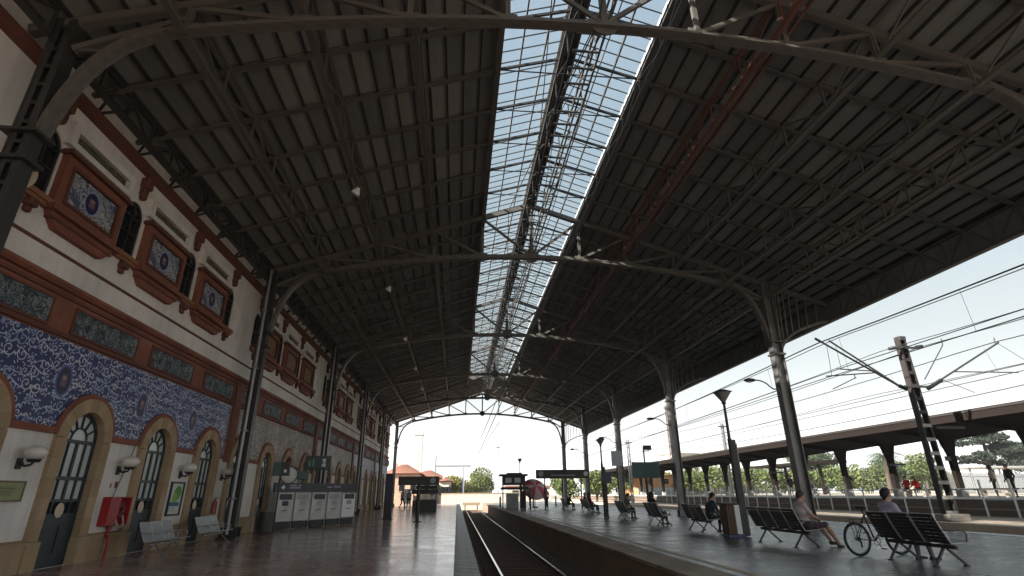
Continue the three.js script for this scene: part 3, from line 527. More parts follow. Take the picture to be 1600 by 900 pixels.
function bay(c, panelMat) {
  const hw = 0.98, px = 0.14;
  const frame = shapeOf([[-hw, 6.6], [hw, 6.6], [hw, 7.76], [-hw, 7.76]]); frame.holes.push((() => { const p = new THREE.Path(); p.moveTo(-0.74, 6.82); p.lineTo(0.74, 6.82); p.lineTo(0.74, 7.54); p.lineTo(-0.74, 7.54); p.lineTo(-0.74, 6.82); return p; })());
  const b = part(bld, 'bay_panel', uvm(slab(frame, px, 0)), MAT.terracotta); b.position.z = -c;
  part(b, 'tile_field', fitUV(slab(shapeOf([[-0.76, 6.8], [0.76, 6.8], [0.76, 7.56], [-0.76, 7.56]]), 0.05, 0.06), -0.76, 0.76, 6.8, 7.56), panelMat);
  part(b, 'inner_moulding', (() => { const L = []; for (const [z0, z1, y0, y1] of [[-0.8, 0.8, 7.54, 7.6], [-0.8, 0.8, 6.76, 6.82], [-0.8, -0.74, 6.823, 7.537], [0.74, 0.8, 6.823, 7.537]]) L.push(uvm(bx(px - 0.02, px + 0.035, y0, y1, z0, z1))); return L; })(), MAT.terracottaDark);
  part(b, 'cap_moulding', uvm(merge([bx(0, px + 0.1, 7.76, 7.83, -hw - 0.08, hw + 0.08), bx(0, px + 0.05, 7.83, 7.88, -hw - 0.04, hw + 0.04)])), MAT.terracottaDark);
  part(b, 'base_ledge', uvm(bx(0, px + 0.12, 6.5, 6.6, -hw - 0.1, hw + 0.1)), MAT.terracotta);
  part(b, 'base_corbel', uvm(slab(shapeOf([[-hw, 6.498], [-hw + 0.06, 6.4], [-hw + 0.28, 6.2], [hw - 0.28, 6.2], [hw - 0.06, 6.4], [hw, 6.498]]), px, 0)), MAT.terracotta);
  part(b, 'corbel_moulding', uvm(bx(0, px + 0.03, 6.36, 6.4, -hw + 0.05, hw - 0.05)), MAT.terracottaDark);
  // white hood with its dark slot
  const hood = shapeOf([[-1.08, 7.97], [1.08, 7.97], [1.08, 8.5], [-1.08, 8.5]]); hood.holes.push((() => { const p = new THREE.Path(); p.moveTo(-0.9, 8.1); p.lineTo(0.9, 8.1); p.lineTo(0.9, 8.34); p.lineTo(-0.9, 8.34); p.lineTo(-0.9, 8.1); return p; })());
  const h = part(bld, 'hood_moulding', slab(hood, 0.13, 0), MAT.plaster); h.position.z = -c;
  part(h, 'tile_strip', fitUV(slab(shapeOf([[-0.92, 8.09], [0.92, 8.09], [0.92, 8.35], [-0.92, 8.35]]), 0.02, 0.005), -0.92, 0.92, 8.09, 8.35), MAT.tileOlive);
}
tmat('tileOlive', muralTex(256, 48, 55, '#4c4a30', ['#3a3a26', '#44422c', '#6b6844', '#77724e', '#5c5a3c'], [], 12, 0.1), 0.6);
sections.forEach((c, i) => {
  const a = c - DT / 2, b = c + DT / 2, y0 = 2.635, y1 = 4.33;
  // mural between the brick band and the frieze, cut around the arches
  const s = new THREE.Shape(), R = 0.978, dy = y0 - 2.455, hc = Math.sqrt(R * R - dy * dy), an = Math.asin(dy / R);
  s.moveTo(a + 0.62, y0);
  for (const d of DOORX) { s.lineTo(c + d - hc, y0); s.absarc(c + d, 2.455, R, Math.PI - an, an, true); }
  const be = Math.min(b - 0.05, WEnd - 0.05);
  s.lineTo(be - 0.02, y0); s.lineTo(be - 0.02, y1); s.lineTo(a + 0.62, y1); s.lineTo(a + 0.62, y0);
  part(bld, 'tile_mural', fitUV(slab(s, 0.025, 0.002, 16), a + 0.3, b, 2.6, 4.36), i < 2 ? MAT.tileA : i < 4 ? MAT.tileB : MAT.tileC, i < 2 ? 'blue and white painted tile mural' : i < 4 ? 'sandy grey painted tile mural' : 'pale blue tile mural');
  // brick band broken by the arches
  const stops = [a + 0.62, ...DOORX.flatMap((d) => [c + d - 0.965, c + d + 0.965]), be];
  for (let k = 0; k < stops.length; k += 2) part(bld, 'brick_band', uvm(bx(0, 0.06, 2.5, 2.63, stops[k], stops[k + 1])), MAT.terracotta);
  // stone plinth blocks between the doors
  const ps = [a, ...DOORX.flatMap((d) => [c + d - 0.905, c + d + 0.905]), Math.min(b, WEnd)];
  for (let k = 0; k < ps.length; k += 2) {
    const L = ps[k + 1] - ps[k], n = Math.max(1, Math.round(L / 0.62));
    for (let q = 0; q < n; q++) part(bld, 'plinth_stone', uvm(bx(0, 0.1 + rr(-0.006, 0.006), 0, 0.46, ps[k] + L * q / n + 0.004, ps[k] + L * (q + 1) / n - 0.004)), rnd() < 0.5 ? MAT.stone : MAT.stoneWarm);
    part(bld, 'plinth_cap', uvm(sweep([[0, 0.462], [0.14, 0.462], [0.14, 0.52], [0.02, 0.56], [0, 0.56]], ps[k] + 0.002, ps[k + 1] - 0.002)), MAT.stoneWarm);
  }
  // terracotta pilaster at the column line, frieze panels
  part(bld, 'pilaster', uvm(bx(0, 0.085, 2.42, 5.21, a + 0.02, a + 0.6)), MAT.terracotta);
  for (const d of [-4.65, -1.68, 1.3, 4.4]) {
    const f = part(bld, 'frieze_panel', fitUV(slab(shapeOf([[c + d - 1.12, 4.5], [c + d + 1.12, 4.5], [c + d + 1.12, 4.97], [c + d - 1.12, 4.97]]), 0.02, 0.028), c + d - 1.12, c + d + 1.12, 4.5, 4.97), MAT.tileFrieze);
    part(f, 'panel_moulding', (() => { const L = []; for (const [z0, z1, q0, q1] of [[-1.17, 1.17, 4.97, 5.02], [-1.17, 1.17, 4.45, 4.5], [-1.17, -1.12, 4.503, 4.967], [1.12, 1.17, 4.503, 4.967]]) L.push(uvm(bx(0.03, 0.065, q0, q1, c + d + z0, c + d + z1))); return L; })(), MAT.terracottaDark);
  }
  for (const d of DOORX) if (c + d < WEnd - 1) door(c + d, i >= 1 && i <= 2);
  for (const d of WINX) if (c + d < WEnd - 1) upperWindow(c + d);
  for (const d of BAYX) if (c + d < WEnd - 1.2) bay(c + d, i < 2 ? MAT.tilePanel : MAT.tileTan);
});
// struts from the wall head to the roof
for (let k = 0; k < 42; k++) { const Z = 1 + k * 1.52; part(bld, 'eave_strut', [beam(P3(0.02, 9.12, Z), P3(0.55, 9.55, Z + 0.35), 0.05, 0.05), beam(P3(0.02, 9.12, Z), P3(0.55, 9.55, Z - 0.35), 0.05, 0.05)], MAT.ironDark); }

// ================================================================ THINGS ON THE LEFT WALL AND PLATFORM
function wallLamp(Z, y, label) {
  const l = thing('wall_lamp', label, 'wall lamp', -8.1, y, Z, 0, 'globe lamps along the station wall');
  part(l, 'bracket', [rbox(0.04, 0.2, 0.12, 0.01, 0.022, -0.12, 0), tube([v3(0.03, -0.12, 0), v3(0.12, -0.16, 0), v3(0.24, -0.13, 0), v3(0.26, -0.08, 0)], 0.022, 16, 8), new THREE.SphereGeometry(0.045, 10, 8).translate(0.05, -0.12, 0)], MAT.black);
  part(l, 'collar', cyl(0.09, 0.12, 0.05, 0.26, -0.1, 0), MAT.black);
  part(l, 'globe', new THREE.SphereGeometry(0.185, 24, 16).scale(1, 0.72, 1).translate(0.26, 0.07, 0), MAT.globe);
}
wallLamp(11.05, 2.02, 'white globe wall lamp above the pale plaque, left of the first arched door');
wallLamp(14.12, 2.02, 'white globe wall lamp above the red fire hose cabinet');
wallLamp(17.15, 2.02, 'white globe wall lamp above the green poster');
wallLamp(20.05, 2.02, 'white globe wall lamp beside the terracotta pilaster, right of the third arched door');
{ // plaque
  const p = thing('wall_plaque', 'pale yellow green plaque on the white wall left of the first arched door', 'plaque', -8.1, 1.42, 10.9);
  part(p, 'board', rbox(0.03, 0.3, 0.85, 0.008, 0.018, 0, 0), mat('plaqueG', 0.36, 0.4, 0.2, 0.5, { map: mottle2 }));
  part(p, 'frame', [box(0.045, 0.03, 0.91, 0.023, 0.165, 0), box(0.045, 0.03, 0.91, 0.023, -0.165, 0), box(0.045, 0.3, 0.03, 0.023, 0, 0.44), box(0.045, 0.3, 0.03, 0.023, 0, -0.44)], MAT.stoneDark);
  part(p, 'lettering', [box(0.006, 0.02, 0.5, 0.036, 0.05, 0.02), box(0.006, 0.016, 0.36, 0.036, -0.01, 0.06), box(0.006, 0.016, 0.42, 0.036, -0.06, 0.04)], MAT.stoneDark);
}
{ // fire hose cabinet with its pipe
  const p = thing('fire_hose_cabinet', 'red fire hose cabinet with pipe on the white wall between arched doors', 'hose cabinet', -8.1, 1.0, 14.25);
  part(p, 'cabinet', [rbox(0.2, 0.62, 0.38, 0.012, 0.1, 0, 0.22), bx(0, 0.03, -0.31, 0.31, -0.01, 0.42), bx(0, 0.2, 0.29, 0.31, 0.0, 0.42), bx(0, 0.2, -0.31, -0.29, 0.0, 0.42), bx(0, 0.2, -0.29, 0.29, 0.4, 0.42)], MAT.red);
  part(p, 'hose_reel', [new THREE.TorusGeometry(0.15, 0.035, 8, 20).rotateY(Math.PI / 2).translate(0.1, 0.03, -0.2), new THREE.TorusGeometry(0.09, 0.035, 8, 20).rotateY(Math.PI / 2).translate(0.1, 0.03, -0.2)], mat('hoseDark', 0.16, 0.02, 0.02, 0.6));
  part(p, 'hose', tube([v3(0.12, -0.1, -0.3), v3(0.2, -0.28, -0.25), v3(0.22, -0.36, -0.1), v3(0.2, -0.24, 0.05), v3(0.14, -0.05, 0.0)], 0.022, 24, 8), mat('hoseGrey', 0.4, 0.36, 0.34, 0.7));
  part(p, 'pipe', [tube([v3(0.08, -0.31, 0.05), v3(0.09, -0.45, 0.05), v3(0.1, -0.5, 0.2), v3(0.2, -0.52, 0.24), v3(0.24, -0.6, 0.24), v3(0.24, -0.99, 0.24)], 0.032, 30, 10), new THREE.CylinderGeometry(0.05, 0.05, 0.05, 12).translate(0.09, -0.38, 0.05)], MAT.red);
  part(p, 'warning_sign', box(0.01, 0.14, 0.1, 0.006, 0.58, 0.05), MAT.terracotta);
  part(p, 'warning_sign', box(0.01, 0.1, 0.07, 0.006, 0.56, 0.25), MAT.stone);
}
{ // conduit
  solid('wall_conduit', [rod(P3(-8.07, 2.45, 14.55), P3(-8.07, 1.0, 14.05), 0.012, 6)].concat([rod(P3(-8.07, 4.3, 14.58), P3(-8.07, 2.45, 14.55), 0.012, 6)]), MAT.galv, 'thin grey conduit running down the wall to the red hose cabinet', 'conduit');
  const t = canvasTex(128, 192, (c, w, h) => { c.fillStyle = '#dfe6da'; c.fillRect(0, 0, w, h); c.fillStyle = '#5f9a3e'; c.beginPath(); c.ellipse(78, 62, 40, 50, 0.4, 0, 6.3); c.fill(); c.fillStyle = '#8fbf4a'; c.beginPath(); c.ellipse(56, 90, 26, 34, 0.2, 0, 6.3); c.fill(); c.fillStyle = '#3f6f86'; c.fillRect(12, 118, 104, 26); c.fillStyle = '#a9b8b4'; c.fillRect(12, 154, 70, 8); c.fillRect(12, 170, 90, 6); });
  const p = thing('poster', 'green and white poster in a dark frame between the second and third arched doors', 'poster', -8.1, 1.25, 17.15);
  part(p, 'frame', [box(0.05, 0.05, 0.76, 0.027, 0.43, 0), box(0.05, 0.05, 0.76, 0.027, -0.43, 0), box(0.05, 0.81, 0.05, 0.027, 0, 0.355), box(0.05, 0.81, 0.05, 0.027, 0, -0.355)], MAT.doorPaint);
  part(p, 'sheet', new THREE.PlaneGeometry(0.66, 0.81).rotateY(Math.PI / 2).translate(0.02, 0, 0), tmat('posterM', t, 0.5));
}
solid('fire_extinguisher', [lathe([[0, 0], [0.075, 0], [0.08, 0.03], [0.08, 0.36], [0.05, 0.43], [0.02, 0.45], [0.02, 0.5], [0, 0.5]], 16), box(0.12, 0.03, 0.03, 0.05, 0.5, 0)].map((g) => g.translate(-7.98, 0.75, -19.65)), mat('redBrown', 0.32, 0.07, 0.04, 0.5), 'small red extinguisher on the white wall right of the third arched door', 'extinguisher');
{ // loudspeaker at the upper left
  const l = thing('loudspeaker', 'cream horn loudspeaker on the white wall below the first upper window', 'loudspeaker', -8.1, 6.55, 8.55);
  part(l, 'horn', lathe([[0.04, 0], [0.06, 0.12], [0.12, 0.24], [0.22, 0.32], [0.235, 0.32], [0.13, 0.22], [0.07, 0.1], [0.06, 0]], 20).rotateZ(-1.9).translate(0.18, 0.08, 0), MAT.cream);
  part(l, 'bracket', [box(0.03, 0.2, 0.1, 0.016, 0.05, 0), box(0.2, 0.03, 0.04, 0.11, 0.03, 0)], MAT.galv);
}
// ---------------------------------------------------------------- benches
mat('seatMetal', 0.06, 0.05, 0.045, 0.45, { metalness: 0.3 });
mat('seatLight', 0.42, 0.42, 0.43, 0.35, { metalness: 0.55 });
mat('seatEdge', 0.5, 0.49, 0.48, 0.28, { metalness: 0.7 });
// local: seats face +x, run along z; n seats of 0.56 m
const seatPts = []; for (let k = 0; k <= 16; k++) { const t = k / 16; if (t < 0.5) { const q = t / 0.5; seatPts.push([0.27 - 0.44 * q, 0.43 - 0.035 * Math.sin(q * Math.PI * 0.5)]); } else { const q = (t - 0.5) / 0.5; seatPts.push([-0.17 - 0.05 * Math.sin(q * 1.57) - 0.17 * q, 0.395 + 0.02 * q + 0.47 * q]); } }
function benchGeos() {
  const W = 0.53, rows = [];
  const back = [], seat = [];
  for (let k = 0; k < seatPts.length - 1; k++) {
    const [x0, y0] = seatPts[k], [x1, y1] = seatPts[k + 1], mx = x0 + (x1 - x0) * 0.92, my = y0 + (y1 - y0) * 0.92;
    const g = new THREE.BoxGeometry(Math.hypot(mx - x0, my - y0), 0.006, W).rotateZ(Math.atan2(my - y0, mx - x0)).translate((x0 + mx) / 2, (y0 + my) / 2, 0);
    (k < 8 ? seat : back).push(g);
    for (const z of [-0.17, 0, 0.17]) (k < 8 ? seat : back).push(new THREE.BoxGeometry(Math.hypot(x1 - mx, y1 - my), 0.005, 0.03).rotateZ(Math.atan2(y1 - my, x1 - mx)).translate((x1 + mx) / 2, (y1 + my) / 2, z));
  }
  const edge = []; for (const s of [-1, 1]) edge.push(tube(seatPts.map(([x, y]) => v3(x, y, s * (W / 2 + 0.004))), 0.012, 28, 6));
  edge.push(rod(v3(seatPts[16][0], seatPts[16][1], -W / 2), v3(seatPts[16][0], seatPts[16][1], W / 2), 0.012, 6), rod(v3(seatPts[0][0], seatPts[0][1], -W / 2), v3(seatPts[0][0], seatPts[0][1], W / 2), 0.012, 6));
  return { seat: merge(seat), back: merge(back), edge: merge(edge) };
}
const BG = benchGeos();
function bench(n, x, Z, turn, label, light, group) {
  const b = thing('platform_bench', label, 'bench', x, 0, Z, turn, group), m = light ? MAT.seatLight : MAT.seatMetal, L = n * 0.57;
  part(b, 'beam', rbox(0.06, 0.06, L - 0.1, 0.01, -0.05, 0.33, 0), light ? MAT.galv : MAT.seatMetal);
  for (let k = 0; k < n; k++) {
    const z = (k - (n - 1) / 2) * 0.57;
    const s = part(b, 'seat', BG.seat, m); s.position.z = z; const q = part(b, 'backrest', BG.back, m); q.position.z = z; const e = part(b, 'seat_frame', BG.edge, MAT.seatEdge); e.position.z = z;
    part(b, 'seat_bracket', box(0.3, 0.03, 0.05, -0.02, 0.365, z), light ? MAT.galv : MAT.seatMetal);
  }
  for (let k = 0; k <= n; k++) part(b, 'armrest', tube([v3(-0.27, 0.62, 0), v3(-0.1, 0.61, 0), v3(0.1, 0.6, 0), v3(0.16, 0.56, 0), v3(0.12, 0.42, 0)], 0.013, 14, 6).translate(0, 0, (k - n / 2) * 0.57), light ? MAT.seatEdge : MAT.seatMetal);
  for (const s of [-1, 1]) {
    const z = s * (L / 2 - 0.32);
    part(b, 'leg', [beam(v3(-0.04, 0.33, z), v3(0.3, 0.02, z), 0.035, 0.035), beam(v3(-0.05, 0.33, z), v3(-0.3, 0.02, z), 0.035, 0.035), box(0.09, 0.02, 0.06, 0.3, 0.01, z), box(0.09, 0.02, 0.06, -0.3, 0.01, z)], light ? MAT.galv : MAT.seatMetal);
  }
  if (light) b.scale.setScalar(0.84);
  return b;
}
bench(3, -6.95, 14.75, 0, 'grey metal bench against the wall in front of the second arched door', true, 'benches along the station wall');
bench(3, -7.05, 17.75, 0, 'grey metal bench against the wall in front of the third arched door', true, 'benches along the station wall');
bench(3, -7.3, 43.5, 0, 'small grey metal bench far along the wall beyond the white ticket panels', true, 'benches along the station wall');
{ // ticket panels with their dark header
  const ax = -7.45, aZ = 24.2, bxx = -4.9, bZ = 28.0, L = Math.hypot(bxx - ax, bZ - aZ), ang = Math.atan2(bZ - aZ, bxx - ax);
  const t = thing('ticket_counter', 'row of white panels under a dark blue header board beside the left columns', 'ticket counter', ax, 0, aZ, ang);
  const n = 5, w = L / n;
  mat('panelGrey', 0.46, 0.47, 0.45, 0.4, { map: mottle2 });
  mat('panelPale', 0.68, 0.69, 0.66, 0.4, { map: mottle2 });
  const hdr = canvasTex(512, 64, (c) => { c.fillStyle = '#17192c'; c.fillRect(0, 0, 512, 64); c.fillStyle = '#e8e8ee'; c.beginPath(); c.moveTo(34, 14); c.lineTo(46, 32); c.lineTo(34, 50); c.lineTo(22, 32); c.fill(); c.fillStyle = '#a99ab4'; for (const [x, q, y] of [[70, 40, 14], [70, 60, 30], [118, 18, 14], [300, 30, 24], [340, 50, 20]]) c.fillRect(x, y, q, 10); });
  part(t, 'header_board', new THREE.BoxGeometry(L + 0.1, 0.36, 0.1).translate(L / 2, 1.63, 0), tmat('hdr', hdr, 0.35));
  part(t, 'header_edge', box(0.12, 0.37, 0.104, -0.1, 1.63, 0), MAT.signGreen);
  for (let k = 0; k < n; k++) {
    const x = w * (k + 0.5);
    const p = part(t, 'panel', rbox(w - 0.1, k === 4 ? 1.05 : 1.12, 0.3, 0.02, x, 0.86, -0.1), k === 4 ? MAT.white : MAT.panelPale);
    part(p, 'panel_inset', rbox(w - 0.3, 0.22, 0.03, 0.008, x, 1.25, 0.06), k % 2 ? MAT.panelGrey : MAT.navy);
    part(p, 'screen', box(w * 0.34, 0.18, 0.012, x, 1.0, 0.056), k === 0 ? MAT.darkGlass : MAT.panelGrey);
    part(p, 'slot', box(w * 0.3, 0.03, 0.012, x, 0.72, 0.056), MAT.black);
    part(t, 'plinth', box(w - 0.2, 0.24, 0.2, x, 0.16, -0.1), MAT.black);
  }
  for (let k = 0; k <= n; k++) part(t, 'post', cyl(0.022, 0.022, 1.8, w * k, 0.0, 0.0, 10), MAT.galv);
  for (let k = 0; k < n; k++) part(t, 'glass_screen', box(w - 0.06, 0.02, 0.012, w * (k + 0.5), 1.435, -0.02), MAT.galv);
}
function signPost(name, label, x, Z, turn, w, h, yc, m, post, cat = 'sign', extra) {
  const s = thing(name, label, cat, x, 0, Z, turn);
  part(s, 'post', cyl(post, post, yc + h / 2 - 0.02, 0, 0, -0.08, 12), MAT.ironDark); part(s, 'foot', cyl(post * 2.4, post * 2.2, 0.04, 0, 0, -0.08, 16), MAT.ironDark);
  part(s, 'board', rbox(w, h, 0.09, 0.015, 0, yc, 0), m); if (extra) extra(s); return s;
}
const pict = canvasTex(256, 128, (c) => { c.fillStyle = '#123a34'; c.fillRect(0, 0, 256, 128); c.fillStyle = '#0b1a1c'; c.fillRect(0, 0, 256, 10); c.fillRect(0, 118, 256, 10); c.fillRect(118, 0, 14, 128); c.fillStyle = '#6f9a90'; c.fillRect(30, 40, 22, 60); c.fillRect(70, 30, 18, 70); c.fillStyle = '#e9efe9'; c.fillRect(172, 22, 34, 30); c.fillRect(176, 56, 28, 16); c.fillRect(168, 76, 40, 28); });
signPost('direction_sign', 'green double sign board with white symbols above the white ticket panels', -6.5, 26.6, 0.15, 1.15, 0.62, 2.72, MAT.signGreen, 0.045, 'sign', (s) => part(s, 'symbols', new THREE.PlaneGeometry(1.1, 0.56).translate(0, 2.72, 0.048), tmat('pict', pict, 0.4)));
signPost('direction_sign', 'green and dark sign board beside the first dark column, low over the door', -7.0, 22.9, 0.2, 0.62, 0.52, 2.3, MAT.signGreen, 0.035, 'sign', (s) => { part(s, 'dark_half', box(0.3, 0.5, 0.012, 0.15, 2.3, 0.05), MAT.ironDark); part(s, 'symbol', box(0.1, 0.12, 0.008, 0.16, 2.22, 0.06), MAT.white); });
{ // clock
  const s = thing('platform_clock', 'round white clock in a dark case above the dark header board', 'clock', -7.25, 0, 24.9, 0.25);
  part(s, 'post', cyl(0.04, 0.04, 2.0, 0, 0, -0.1, 12), MAT.ironDark);
  part(s, 'case', new THREE.CylinderGeometry(0.36, 0.36, 0.14, 32).rotateX(Math.PI / 2).translate(0, 2.13, 0), MAT.black);
  const face = part(s, 'face', new THREE.CylinderGeometry(0.315, 0.315, 0.02, 32).rotateX(Math.PI / 2).translate(0, 2.13, 0.065), MAT.white);
  part(face, 'hand', box(0.03, 0.2, 0.008, 0, 2.22, 0.08), MAT.black); part(face, 'hand', beam(v3(0.02, 2.1, 0.085), v3(-0.09, 2.3, 0.085), 0.008, 0.03), MAT.black);
  for (let k = 0; k < 12; k++) { const a = k * Math.PI / 6; part(face, 'hour_mark', box(0.018, 0.05, 0.006, 0, 0.26, 0.077).rotateZ(a).translate(0, 2.13, 0), MAT.black); }
  part(s, 'side_box', rbox(0.42, 0.34, 0.12, 0.02, 0.55, 2.12, 0), MAT.signGreen);
}
{ // litter bin at the foot of the first column and the dark totem farther on
  const b = thing('litter_bin', 'dark grey litter bin standing behind the first dark column', 'bin', -7.05, 0, 22.1);
  part(b, 'body', lathe([[0, 0.02], [0.22, 0.02], [0.24, 0.06], [0.26, 0.72], [0.27, 0.76], [0.24, 0.78], [0.22, 0.7], [0, 0.7]], 20), MAT.ironDark); part(b, 'rim', new THREE.TorusGeometry(0.262, 0.014, 6, 24).rotateX(Math.PI / 2).translate(0, 0.77, 0), MAT.galv);
  const t = thing('information_totem', 'tall dark slab standing on the platform before the last left column', 'totem', -3.95, 0, 33.4);
  part(t, 'body', rbox(0.46, 2.42, 0.2, 0.03, 0, 1.24, 0), MAT.ironDark); part(t, 'base', rbox(0.58, 0.05, 0.34, 0.012, 0, 0.025, 0), MAT.black); part(t, 'panel', box(0.36, 1.3, 0.012, 0, 1.55, 0.104), MAT.navy);
}
signPost('platform_sign', 'long dark sign board with round emblem on a dark pole mid platform', -1.98, 29.3, 0, 2.1, 0.42, 1.96, MAT.ironDark, 0.09, 'sign', (s) => { part(s, 'emblem', new THREE.CylinderGeometry(0.14, 0.14, 0.02, 20).rotateX(Math.PI / 2).translate(0.72, 1.97, 0.05), MAT.panelGrey); part(s, 'lettering', [box(1.1, 0.045, 0.006, -0.3, 1.9, 0.048)], MAT.signGreen); });
{ // green cabinet kiosk
  const k = thing('newspaper_kiosk', 'small dark green kiosk with sign boards near the far end of the platform', 'kiosk', -2.55, 0, 46);
  part(k, 'cabinet', rbox(1.9, 0.85, 1.1, 0.03, 0, 0.44, 0), mat('kioskGreen', 0.06, 0.075, 0.055, 0.6));
  part(k, 'shelf', box(1.7, 0.04, 1.0, 0, 0.9, 0), MAT.ironDark);
  for (const x of [-0.72, 0.02, 0.55]) part(k, 'bottle_rack', rbox(0.3, 0.3, 0.3, 0.02, x, 1.07, 0.2), MAT.white);
  part(k, 'sign_board', rbox(2.1, 0.34, 0.16, 0.02, 0, 1.5, 0.45), MAT.ironDark); part(k, 'sign_board', rbox(1.7, 0.26, 0.16, 0.02, 0.1, 1.83, 0.45), MAT.black);
  for (const x of [-0.9, 0.9]) part(k, 'post', cyl(0.03, 0.03, 2.0, x, 0, 0.4, 8), MAT.ironDark);
}
// ================================================================ PEOPLE
// skeleton of capsules -> distance field -> one continuous surface; colour by the nearest bone
function field(bones, lo, size, res, k) {
  const mc = new MarchingCubes(res, new THREE.MeshBasicMaterial(), false, false, 90000); mc.isolation = 0;
  const half = res / 2, n2 = res * res; let p = 0;
  for (let z = 0; z < res; z++) for (let y = 0; y < res; y++) for (let x = 0; x < res; x++, p++) {
    const X = lo[0] + size * x / res, Y = lo[1] + size * y / res, Z = lo[2] + size * z / res; let d = 1e3;
    for (const b of bones) {
      const bxv = b.d[0], byv = b.d[1], bzv = b.d[2], px = X - b.a[0], py = Y - b.a[1], pz = Z - b.a[2];
      let t = (px * bxv + py * byv + pz * bzv) / b.l2; t = t < 0 ? 0 : t > 1 ? 1 : t;
      const ex = px - t * bxv, ey = py - t * byv, ez = (pz - t * bzv), q = Math.sqrt(ex * ex + ey * ey + ez * ez) - (b.ra + (b.rb - b.ra) * t);
      if (q > 0.25 && d > 0.25) { if (q < d) d = q; continue; }
      const kk = b.k || k, h = Math.max(kk - Math.abs(d - q), 0) / kk; d = Math.min(d, q) - h * h * kk * 0.25;
    }
    mc.field[p] = -d;
  }
  mc.update();
  const c = mc.count, pos = mc.positionArray.slice(0, c * 3), nor = mc.normalArray.slice(0, c * 3);
  const g = new THREE.BufferGeometry();
  for (let i = 0; i < c; i++) { for (let q = 0; q < 3; q++) pos[3 * i + q] = lo[q] + size * (pos[3 * i + q] * half + half) / res; const L = Math.hypot(nor[3 * i], nor[3 * i + 1], nor[3 * i + 2]) || 1; for (let q = 0; q < 3; q++) nor[3 * i + q] /= L; }
  g.setAttribute('position', new THREE.BufferAttribute(new Float32Array(pos), 3)); g.setAttribute('normal', new THREE.BufferAttribute(new Float32Array(nor), 3));
  // outward normals
  { const A = g.attributes.position, N = g.attributes.normal; let s = 0; const va = v3(), vb = v3(), vc = v3(); for (let i = 0; i < Math.min(c, 900); i += 3) { va.fromBufferAttribute(A, i); vb.fromBufferAttribute(A, i + 1); vc.fromBufferAttribute(A, i + 2); vb.sub(va); vc.sub(va); vb.cross(vc); s += vb.x * N.getX(i) + vb.y * N.getY(i) + vb.z * N.getZ(i); } if (s < 0) for (let i = 0; i < N.count; i++) N.setXYZ(i, -N.getX(i), -N.getY(i), -N.getZ(i)); }
  return g;
}
const bone = (a, b, ra, rb, tag, k) => { const d = [b[0] - a[0], b[1] - a[1], b[2] - a[2]]; return { a, b, d, l2: Math.max(1e-9, d[0] * d[0] + d[1] * d[1] + d[2] * d[2]), ra, rb, tag, k }; };
function tagOf(bones, x, y, z) { let best = 1e9, t = 0; for (const b of bones) { const px = x - b.a[0], py = y - b.a[1], pz = z - b.a[2]; let s = (px * b.d[0] + py * b.d[1] + pz * b.d[2]) / b.l2; s = Math.max(0, Math.min(1, s)); const q = Math.hypot(px - s * b.d[0], py - s * b.d[1], pz - s * b.d[2]) - (b.ra + (b.rb - b.ra) * s); if (q < best) { best = q; t = b.tag; } } return t; }
// head looking along +x, chin at the origin height, 0.235 tall
const headBones = [bone([-0.012, 0.14, 0], [-0.004, 0.135, 0], 0.085, 0.083, 'skin'), bone([0.02, 0.07, 0], [0.03, 0.04, 0], 0.06, 0.048, 'skin'), bone([0.055, 0.035, 0], [0.06, 0.03, 0], 0.03, 0.026, 'skin'), bone([0.078, 0.125, 0], [0.102, 0.088, 0], 0.009, 0.014, 'skin', 0.012), bone([0.086, 0.052, -0.016], [0.086, 0.052, 0.016], 0.009, 0.009, 'lip', 0.01),
  bone([0.073, 0.115, 0.032], [0.074, 0.115, 0.033], 0.011, 0.011, 'eye', 0.008), bone([0.073, 0.115, -0.032], [0.074, 0.115, -0.033], 0.011, 0.011, 'eye', 0.008), bone([-0.005, 0.125, 0.085], [-0.01, 0.09, 0.083], 0.014, 0.012, 'skin', 0.015), bone([-0.005, 0.125, -0.085], [-0.01, 0.09, -0.083], 0.014, 0.012, 'skin', 0.015), bone([-0.02, 0.06, 0], [-0.03, -0.06, 0], 0.054, 0.056, 'skin')];
const headG = field(headBones, [-0.16, -0.1, -0.16], 0.36, 60, 0.035);
const hairShort = field([bone([-0.028, 0.155, 0], [-0.02, 0.16, 0], 0.094, 0.094, 'h'), bone([-0.06, 0.1, 0], [-0.06, 0.05, 0], 0.06, 0.04, 'h'), bone([0.03, 0.215, -0.03], [0.03, 0.215, 0.03], 0.028, 0.028, 'h')], [-0.2, -0.05, -0.2], 0.4, 40, 0.04);
const hairLong = field([bone([-0.026, 0.155, 0], [-0.02, 0.16, 0], 0.096, 0.096, 'h'), bone([-0.07, 0.12, 0], [-0.09, -0.1, 0], 0.085, 0.06, 'h'), bone([-0.03, 0.1, 0.08], [-0.05, -0.03, 0.085], 0.035, 0.025, 'h'), bone([-0.03, 0.1, -0.08], [-0.05, -0.03, -0.085], 0.035, 0.025, 'h')], [-0.22, -0.2, -0.22], 0.5, 44, 0.04);
